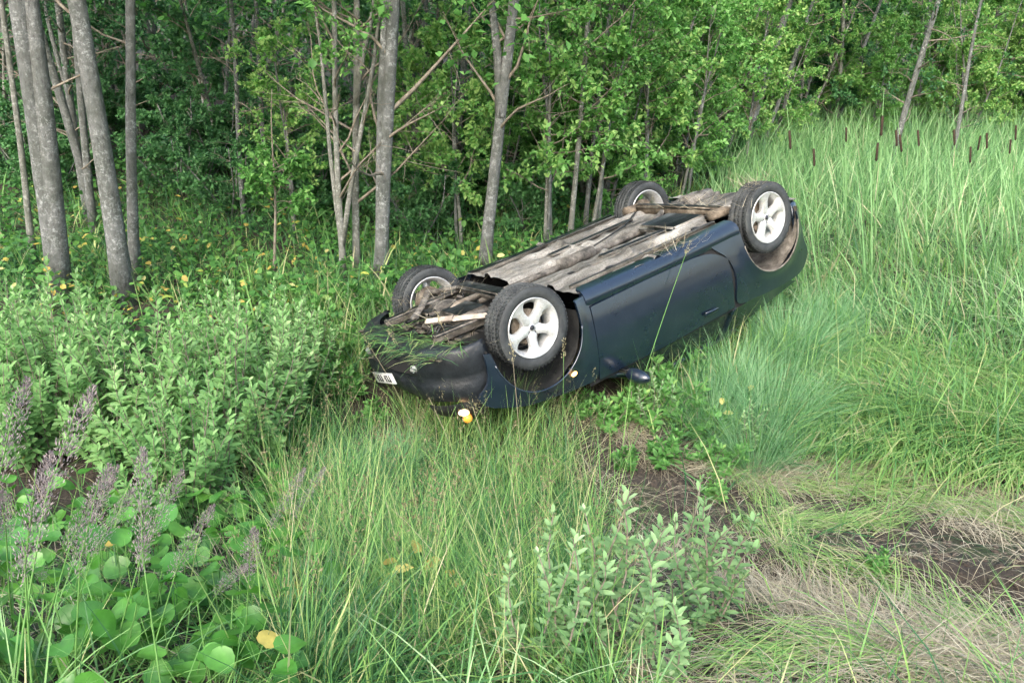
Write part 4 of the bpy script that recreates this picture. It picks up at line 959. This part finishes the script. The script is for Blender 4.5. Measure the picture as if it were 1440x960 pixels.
# plain pole trunks between them
def pole():
    root = empty('pole_tree', (0, 0, 0), 'x', 'tree'); r = np.random.default_rng(5); path = wig_path(np.zeros(3), np.array([.25, .1, 6.5]), 12, .07, r); rad = np.linspace(.065, .03, 12)
    g = G(); g.add(*tube(path, rad, 9)); g.obj('trunk', bark, root, True); gb, gl = G(), G(); gen_branches(gb, gl, path, rad, r, .15, .95, 22, 1.0, .07, 12, .55, (.0, .7), 4, None, .4)
    gb.obj('branches', twig_m, root, True, kind='stuff'); gl.obj('foliage', L_SHADED, root, kind='stuff'); c = link('crown', CANOPY[0], None, root, kind='stuff'); c.location = (.25, .1, 6.3); return root
for k in range(30):
    y = rr.uniform(9.5, 22); x = rr.uniform(-.72, .60) * y
    if x > -.5 and y < 14: continue
    place('pole', pole, (x, y, float(terrain(x, y)) - .05), rr.uniform(0, 6.28), rr.uniform(.55, .95), 'slender grey pole trunk among the dark trees', 'slender trunks in the wood')
for k in range(24):
    y = rr.uniform(10, 17); x = rr.uniform(-.75, .12) * y
    place('s', mk['s'], (x, y, float(terrain(x, y))), rr.uniform(0, 6.28), rr.uniform(.6, 1.2), 'low bush on the floor of the wood, leaves coloured for shade', 'low bushes under the trees')
for px, py, lab in ((258, 285, 'isolated light green bush in front of the dark wood on the left'), (600, 345, 'dense green bush left of the lone grey trunk'), (740, 330, 'dense green bush right of the lone grey trunk'), (430, 300, 'small bush left of the pale alder stems'), (1000, 250, 'green bush between the rear wheels and the reeds'), (900, 245, 'small bush just beyond the far rear wheel')):
    p = ground(px, py); place('s', mk['s'], tuple(p), rr.uniform(0, 6), .75, lab)

# ------------------------------------------------------------------ willow shrubs in the foreground
def willow(name, seed, nst, Ht, spread, nl, Lf=.05, mat=None):
    r = np.random.default_rng(seed); root = empty(name, (0, 0, 0), 'x', 'shrub'); gs, gl = G(), G()
    for s in range(nst):
        az = r.uniform(0, 2 * np.pi); rad = spread * math.sqrt(r.random()); tip = np.array([math.cos(az) * rad, math.sin(az) * rad, Ht * r.uniform(.45, 1.2) * (1 - .3 * (rad / spread) ** 2)])
        b = np.array([math.cos(az) * rad * .35, math.sin(az) * rad * .35, -.03]); path = wig_path(b, tip, 6, .04, r); gs.add(*tube(path, np.linspace(.006, .0018, 6), 5, False))
        m_ = nl; t = np.sort(r.uniform(.22, 1.0, m_)); f = t * 5; i = np.minimum(f.astype(int), 4); pos = path[i] + (path[i + 1] - path[i]) * (f - i)[:, None]
        ax = norm(tip - b); a_ = np.arange(m_) * 2.4 + r.uniform(0, 6); u = norm(np.cross(ax, [0, 0, 1.0]) + 1e-3); v = np.cross(ax, u)
        out = np.cos(a_)[:, None] * u + np.sin(a_)[:, None] * v; el = np.interp(t, [.2, .8, 1], [.3, .7, 1.8])[:, None]
        dl = norm(out + ax * el + r.normal(0, .12, (m_, 3))); nr = norm(ax * 1.0 - out * .4 + r.normal(0, .2, (m_, 3))); LL = Lf * r.uniform(.65, 1.2, m_) * np.interp(t, [.2, .8, 1], [1, 1.05, .7])
        leaves(gl, pos, dl, nr, LL, LL * r.uniform(.38, .5, m_), np.clip(.35 + .35 * t + r.normal(0, .13, m_), 0, 1), .2, .12, True)
    gs.obj('stems', twig_m, root, True, kind='stuff'); gl.obj('foliage', mat or L_WILLOW, root, kind='stuff'); return root
mk['w1'] = lambda: willow('willow_shrub', 301, 74, 1.14, .55, 44, .072)
mk['w2'] = lambda: willow('willow_shrub', 302, 56, 1.05, .46, 42, .072)
mk['w3'] = lambda: willow('willow_sprig', 303, 11, .60, .17, 40, .05, L_MINT)
for k, px, py, s_, lab in (('w1', 330, 660, 1.0, 'grey green willow shrub left of the car, the largest of its clump'), ('w1', 70, 640, 1.0, 'grey green willow shrub at the left edge of the picture'),
      ('w2', 200, 650, 1.0, 'grey green willow shrub between the left edge and the largest willow'), ('w2', 400, 590, .95, 'grey green willow shrub nearest the nose of the car'),
      ('w2', 260, 740, .85, 'low willow shrub above the round leaves'), ('w1', -120, 650, 1.1, 'willow shrub cut off by the left edge'), ('w2', 110, 560, .9, 'willow shrub under the second leaning trunk'), ('w2', 300, 540, .8, 'willow shrub under the sapling'),
      ('w2', 430, 530, .72, 'small willow shrub close to the far front wheel'), ('w2', 20, 540, .85, 'willow shrub under the thickest trunk'), ('w3', 840, 930, 1.1, 'pale willow sprig in the centre foreground'), ('w3', 975, 880, 1.05, 'upright pale willow sprig on the torn soil'), ('w3', 900, 960, .9, 'low willow sprig between the two taller sprigs'), ('w3', 780, 960, .9, 'willow sprig left of the centre one'), 
      ('w3', 915, 600, .75, 'leafy sprig by the wing mirror'), ('w3', 1050, 640, .7, 'leafy sprig at the foot of the blue green tussock')):
    p = ground(px, py); place(k, mk[k], tuple(p), rr.uniform(0, 6), s_, lab)

# ------------------------------------------------------------------ round leaved plants, each leaf its own part
def round_leaf_mesh(seed):
    r = np.random.default_rng(seed); R_ = .052; n = 14; V = [(0, 0, 0)]; 
    for k in range(n):
        a_ = -math.pi + 2 * math.pi * k / n; q = R_ * (1 + .05 * math.cos(3 * a_ + seed)) * (1 - .28 * math.exp(-((abs(a_) - math.pi) / .35) ** 2)); x = q * math.cos(a_) * 1.12; y = q * math.sin(a_)
        V.append((x * .55, y * .55, .006 * abs(math.sin(a_)) - .003))
        V.append((x, y, .016 * abs(math.sin(a_)) - .012 * max(math.cos(a_), 0) + r.normal(0, .0025)))
    V = np.array(V); T = []; Q = []
    for k in range(n):
        k2 = (k + 1) % n; T.append((0, 1 + 2 * k, 1 + 2 * k2)); Q.append((1 + 2 * k, 2 + 2 * k, 2 + 2 * k2, 1 + 2 * k2))
    V[:, 0] += R_ * .8
    m = make_mesh('leaf', V, Q, T, np.full(len(V), .3 + .2 * seed), True); m.materials.append(L_ROUND); return m
RL = [round_leaf_mesh(s) for s in range(3)]
yl = RL[0].copy(); yl.materials.clear(); yl.materials.append(YELLOW)
spots = [(40, 760), (110, 745), (180, 770), (60, 830), (140, 840), (215, 800), (290, 780), (340, 850), (250, 870), (170, 905), (60, 920), (320, 925), (375, 860), (120, 980), (240, 970), (20, 1000), (300, 1010), (-60, 850), (-60, 960), (350, 740)]
for i, (px, py) in enumerate(spots):
    r_ = np.random.default_rng(400 + i); p = ground(px, py)
    o = empty('round_leaved_plant', tuple(p), 'low plant of glossy round green leaves in the bottom left foreground', 'plant', 'round leaved plants in the bottom left')
    gs = G()
    for k in range(24):
        a_ = r_.uniform(0, 6.28); rad = .26 * math.sqrt(r_.random()); h = r_.uniform(.10, .30); q = np.array([rad * math.cos(a_), rad * math.sin(a_), h])
        gs.add(*tube(np.stack([[q[0] * .3, q[1] * .3, -.02], [q[0] * .8, q[1] * .8, h * .6], q]), .0022, 4, False))
        lf = link('leaf', yl if (i * 24 + k) % 97 == 7 else RL[k % 3], None, o); lf.location = q; lf.rotation_euler = (r_.normal(0, .35), r_.normal(.2, .35), a_ + r_.normal(0, .5)); s_ = r_.uniform(.55, .95); lf.scale = (s_, s_, s_)
    gs.obj('stalks', twig_m if 0 else GRASS, o, True, kind='stuff')

# ------------------------------------------------------------------ purple grass plumes
def plume_grass():
    root = empty('flowering_grass', (0, 0, 0), 'x', 'grass plant'); r = np.random.default_rng(9); H_ = .85
    path = np.array([[0, 0, -.02], [.02, 0, .3], [.05, .01, .6], [.11, .02, H_]]); g = G(); g.add(*tube(path, [.003, .0028, .0022, .0012], 5, False)); g.obj('stem', GRASS, root, True)
    g = G(); n = 620; t = r.random(n) ** .8; c = np.array([.03, .005, .56]) + (np.array([.14, .03, H_ + .03]) - np.array([.03, .005, .56])) * t[:, None]
    rad = .036 * np.sin(np.pi * np.clip(t * .93 + .07, 0, 1)) ** .7; d = norm(r.normal(0, 1, (n, 3))); pos = c + d * (rad * r.random(n) ** .5)[:, None]
    leaves(g, pos, norm(d * .5 + [.2, 0, 1.0]), norm(r.normal(0, 1, (n, 3))), r.uniform(.006, .014, n), .003, r.uniform(0, 1, n)); g.obj('plume', PLUME, root, kind='stuff')
    for k in range(4):
        g = G(); blades(g, np.zeros((1, 3)), np.array([k * 1.7]), .5, .007, .45, np.array([.5]), r, nseg=5); g.obj('blade', GRASS, root)
    return root
for i, (px, py, s_) in enumerate([(20, 900, 1.0), (45, 960, .9), (5, 830, 1.0), (80, 930, .75), (150, 960, .9), (105, 1010, .95), (200, 985, .8), (-20, 980, 1.1), (330, 900, .75), (345, 960, .8), (240, 1060, .9), (255, 930, .65), (60, 1080, 1.0), (360, 860, .7), (10, 1060, 1.1), (130, 880, .6)]):
    p = ground(px, py); o = place('pl', plume_grass, tuple(p), rr.uniform(-1.5, 1.5), s_, 'grey purple feathery grass plume standing in the bottom left corner', 'purple grass plumes in the left foreground'); o.rotation_euler[0] = rr.normal(0, .16); o.rotation_euler[1] = rr.uniform(.0, .42)

# ------------------------------------------------------------------ tussocks
def tussock(name, seed, n, L, W, lean, mat, spread, tint=(0, 1), curl=1.0):
    def f():
        r = np.random.default_rng(seed); root = empty(name, (0, 0, 0), 'x', 'grass tussock'); g = G(); a_ = r.uniform(0, 6.28, n); q = spread * np.sqrt(r.random(n))
        P = np.stack([q * np.cos(a_), q * np.sin(a_), np.full(n, -.02)], 1)
        blades(g, P, a_ + r.normal(0, .5, n), L * r.uniform(.5, 1.1, n), W * r.uniform(.6, 1.2, n), lean * r.beta(2, 2.2, n) * 1.6, r.uniform(*tint, n), r, nseg=5, curl=curl); g.obj('blades', mat, root, kind='stuff'); return root
    return f
mk['t1'] = tussock('grass_tussock', 501, 950, .60, .0042, .62, GRASS_BL, .17)
mk['t2'] = tussock('rush_tussock', 502, 90, .72, .0045, .36, GRASS, .13, (.35, .95), .3)
mk['wd'] = lambda: willow('leafy_weed', 304, 16, .34, .16, 26, .07, L_TREE)
mk['t3'] = tussock('broad_bladed_grass', 503, 16, .7, .011, .6, REED, .06, (.4, .85))
for k, px, py, s_, lab in (('t2', 585, 592, .75, 'sparse rushes rising against the bumper by the number plate'), ('t2', 640, 604, .9, 'sparse rushes half hiding the glowing lamp'), ('t2', 690, 606, 1.0, 'rushes standing against the corner of the nose'), ('t2', 735, 602, .85, 'rushes standing before the near front tyre'),
      ('wd', 905, 545, 1.2, 'leafy weed growing up against the front of the door'), ('wd', 955, 520, 1.3, 'leafy weed growing up against the middle of the dark door'), ('t2', 1010, 500, .9, 'rushes against the rear part of the door'), ('wd', 880, 660, .6, 'small green weed alone on the torn soil'), ('wd', 1000, 700, .55, 'small green weed right of the torn soil patch'), ('wd', 1230, 800, .4, 'tiny green weed in the gouge at the lower right'), ('wd', 815, 585, .8, 'small leafy weed between the side repeater and the mirror'), ('t2', 640, 625, 1.0, 'rush clump rising over the glowing lamp'), ('t2', 700, 640, 1.1, 'rush clump rising in front of the near front tyre'), ('t2', 765, 640, .95, 'rush clump right below the near front wheel'), ('t2', 585, 625, .8, 'rush clump before the number plate'),
      ('wd', 860, 600, 1.0, 'leafy green weed under the wing mirror'), ('wd', 905, 590, 1.15, 'leafy green weed right of the wing mirror'), ('wd', 950, 580, 1.2, 'tall leafy weed against the middle of the door'), ('wd', 985, 620, 1.0, 'leafy weed in front of the tussock by the door'), ('wd', 930, 650, .9, 'leafy weed at the edge of the torn soil'), ('wd', 1015, 660, .9, 'leafy weed left of the blue green tussocks'),
      ('wd', 500, 500, 1.0, 'leafy weed beside the far corner of the nose'), ('wd', 480, 560, 1.0, 'leafy weed left of the number plate'), ('wd', 530, 600, .8, 'small leafy weed under the number plate'), ('wd', 455, 470, 1.1, 'tall leafy weed between the willow and the car nose'), ('wd', 510, 440, 1.0, 'leafy weed behind the far front wheel'), ('wd', 420, 620, .9, 'leafy weed in front of the willow near the nose'),
      ('t1', 1100, 500, 1.15, 'blue green tussock against the rear quarter of the car'), ('t1', 1165, 470, 1.0, 'blue green tussock just right of the car tail'), ('t3', 1110, 640, .8, 'broad bladed grass in front of the blue green tussocks'), ('t3', 1020, 540, .8, 'broad bladed grass leaning on the dark door'), ('t3', 1180, 520, .9, 'broad bladed grass right of the car tail'), ('t1', 1060, 660, .85, 'blue green grass tussock lowest below the rear of the car'), ('t1', 1000, 610, .9, 'blue green grass tussock below the door handle'), ('t1', 1085, 610, 1.15, 'fine blue green grass tussock below the rear of the car, the front one'), ('t1', 1040, 560, 1.0, 'fine blue green grass tussock against the dark car side'), ('t1', 1120, 520, 1.1, 'fine blue green tussock right of the rear bumper'), ('t1', 1150, 590, .8, 'small blue green tussock right of the front one'), ('t1', 500, 700, .7, 'blue green tussock in the grass left of the lit lamp'), ('t1', 560, 660, .6, 'small blue green tussock below the number plate'),
      ('t2', 740, 690, .95, 'tall rush clump in front of the near front wheel'), ('t2', 655, 700, .85, 'rush clump below the lit headlamp'), ('t2', 700, 760, .9, 'rush clump in the centre foreground'), ('t2', 790, 700, .7, 'short rush clump right of the tall one'), ('t2', 470, 880, .8, 'rush clump at the lower left of the centre'), ('t2', 600, 850, .8, 'rush clump at the bottom centre'),
      ('t3', 700, 1020, .8, 'broad bladed grass at the bottom edge centre'), ('t3', 640, 1060, .8, 'broad bladed grass left of the bottom centre'), ('t3', 30, 1030, .8, 'broad bladed grass in the bottom left corner'), ('t3', 1150, 600, .7, 'broad bladed grass drooping beside the tussock'), ('t3', 890, 1030, .7, 'broad bladed grass below the willow sprigs')):
    p = ground(px, py); place(k, mk[k], tuple(p), rr.uniform(0, 6), s_, lab)

# ------------------------------------------------------------------ single stalks
def stalk(p0, p1, sag, rad, mat, label, head=True):
    p0, p1 = np.array(p0, float), np.array(p1, float); o = empty('grass_stalk', tuple(p0), label, 'stalk', 'single stalks leaning on the car')
    t = np.linspace(0, 1, 8)[:, None]; P = (p1 - p0) * t + np.array([0, 0, 1.0]) * sag * np.sin(np.pi * t); g = G(); g.add(*tube(P, np.linspace(rad, rad * .5, 8), 5)); g.obj('stem', mat, o, True)
    if head:
        r = np.random.default_rng(int(abs(p1[0]) * 1000)); m_ = 40; q = P[-1] + (P[-1] - P[-2]) / np.linalg.norm(P[-1] - P[-2]) * r.uniform(-.03, .09, m_)[:, None] + r.normal(0, .008, (m_, 3))
        g = G(); leaves(g, q, norm(r.normal(0, .5, (m_, 3)) + (P[-1] - P[-2]) / .1), r.normal(0, 1, (m_, 3)), .018, .005, r.uniform(0, 1, m_)); g.obj('seed_head', SEED, o, kind='stuff')
def carpt(x, y, z): return CARR @ np.array([x, y, z]) + CART
stalk(ground(880, 610), carpt(-1.46, -.87, -.06), .05, .004, GRASS, 'long green stalk leaning on the sill across the door')
stalk(ground(700, 690), carpt(.45, -.35, -.14), .08, .0035, STRAW, 'dry stalk leaning across the bumper left of the near front wheel')
stalk(ground(655, 680), carpt(.72, -.1, -.08), .10, .003, STRAW, 'dry stalk crossing in front of the number plate side of the nose')
stalk(ground(735, 680), carpt(.25, -.86, .10), .04, .003, STRAW, 'dry stalk standing in front of the near front tyre')
stalk(ground(600, 640), carpt(.80, .2, .0), .05, .003, STRAW, 'dry stalk leaning on the far half of the bumper')
stalk(ground(790, 660), carpt(-.1, -.95, .2), .03, .003, GRASS, 'green stalk standing before the near front wheel rim')

# ------------------------------------------------------------------ cattails
def cattail():
    root = empty('cattail', (0, 0, 0), 'x', 'cattail'); r = np.random.default_rng(31)
    g = G(); g.add(*tube([(0, 0, -.05), (.02, 0, .7), (.05, .01, 1.30), (.06, .01, 1.62)], [.006, .005, .004, .0015], 6)); g.obj('stem', REED, root, True)
    g = G(); g.add(*tube([(.046, .01, 1.27), (.047, .01, 1.28), (.054, .01, 1.41), (.055, .01, 1.42)], [.004, .0095, .0095, .004], 9)); g.obj('seed_head', CATTAIL, root, True)
    for k in range(5):
        g = G(); blades(g, np.array([[0, 0, 0.]]), np.array([k * 1.3]), 1.35, .016, .22, np.array([.3 + .12 * k]), r, nseg=6); g.obj('blade', REED, root)
    return root
for i, px in enumerate([1152, 1180, 1205, 1246, 1251, 1298, 1331, 1368, 1375, 1415, 1432, 1445, 1470, 1390, 1320]):
    Y = 8.2 + rr.uniform(-.5, 1.0); q = at_depth(px, 300, Y); x = q[0]; z = float(terrain(x, Y)); tgt = at_depth(px, 190 + rr.uniform(-22, 34), Y)[2]
    o = place('ct', cattail, (x, Y, z), rr.uniform(-.4, .4), float(np.clip((tgt - z) / 1.33, .6, 1.3)), 'brown headed cattail standing in the reeds on the right', 'cattails at the back of the reeds'); o.rotation_euler[1] = -.27 + rr.normal(0, .07); o.rotation_euler[0] = rr.normal(0, .05)

# ------------------------------------------------------------------ yellowed leaves lying about
g = G(); r_ = np.random.default_rng(88); n = 0
for (x0, y0, x1, y1, m_) in ((0, 320, 470, 440, 38), (540, 840, 660, 880, 10), (560, 380, 720, 400, 4), (0, 660, 60, 690, 3), (990, 560, 1080, 620, 5)):
    for k in range(m_):
        p = ground(r_.uniform(x0, x1), r_.uniform(y0, y1)); p[2] += r_.uniform(.12, .3); d = r_.normal(0, 1, (1, 3)); d[0, 2] *= .3
        leaves(g, p[None], d, norm(r_.normal(0, .3, (1, 3)) + [0, -.3, 1]), r_.uniform(.06, .10), r_.uniform(.04, .07), r_.random(), fine=True)
g.obj('yellowed_leaves', YELLOW, kind='stuff', label='scattered yellow and orange dying leaves among the herbs', category='leaves')
ORD = ['first', 'second', 'third', 'fourth', 'fifth', 'sixth', 'seventh', 'eighth', 'ninth', 'tenth', 'eleventh', 'twelfth', 'thirteenth', 'fourteenth', 'fifteenth', 'sixteenth']
for grp, fmt in (('cattails at the back of the reeds', 'brown headed cattail standing in the reeds, {} from the left'), ('purple grass plumes in the left foreground', 'grey purple feathery grass plume, {} from the left edge')):
    for k, o in enumerate(sorted([o for o in bpy.data.objects if o.get('group') == grp], key=lambda o: project(np.array(o.location))[0])): o['label'] = fmt.format(ORD[k])
for grp, fmt in (('low bushes under the trees', 'low green bush on the floor of the wood, {}'), ('round leaved plants in the bottom left', 'low plant of glossy round green leaves, {}')):
    obs = [o for o in bpy.data.objects if o.get('group') == grp]
    for o in obs: o['label'] = o['label']
print('objects', len(bpy.data.objects), 'tris', sum(len(m.loops) - 2 * len(m.polygons) for m in bpy.data.meshes))
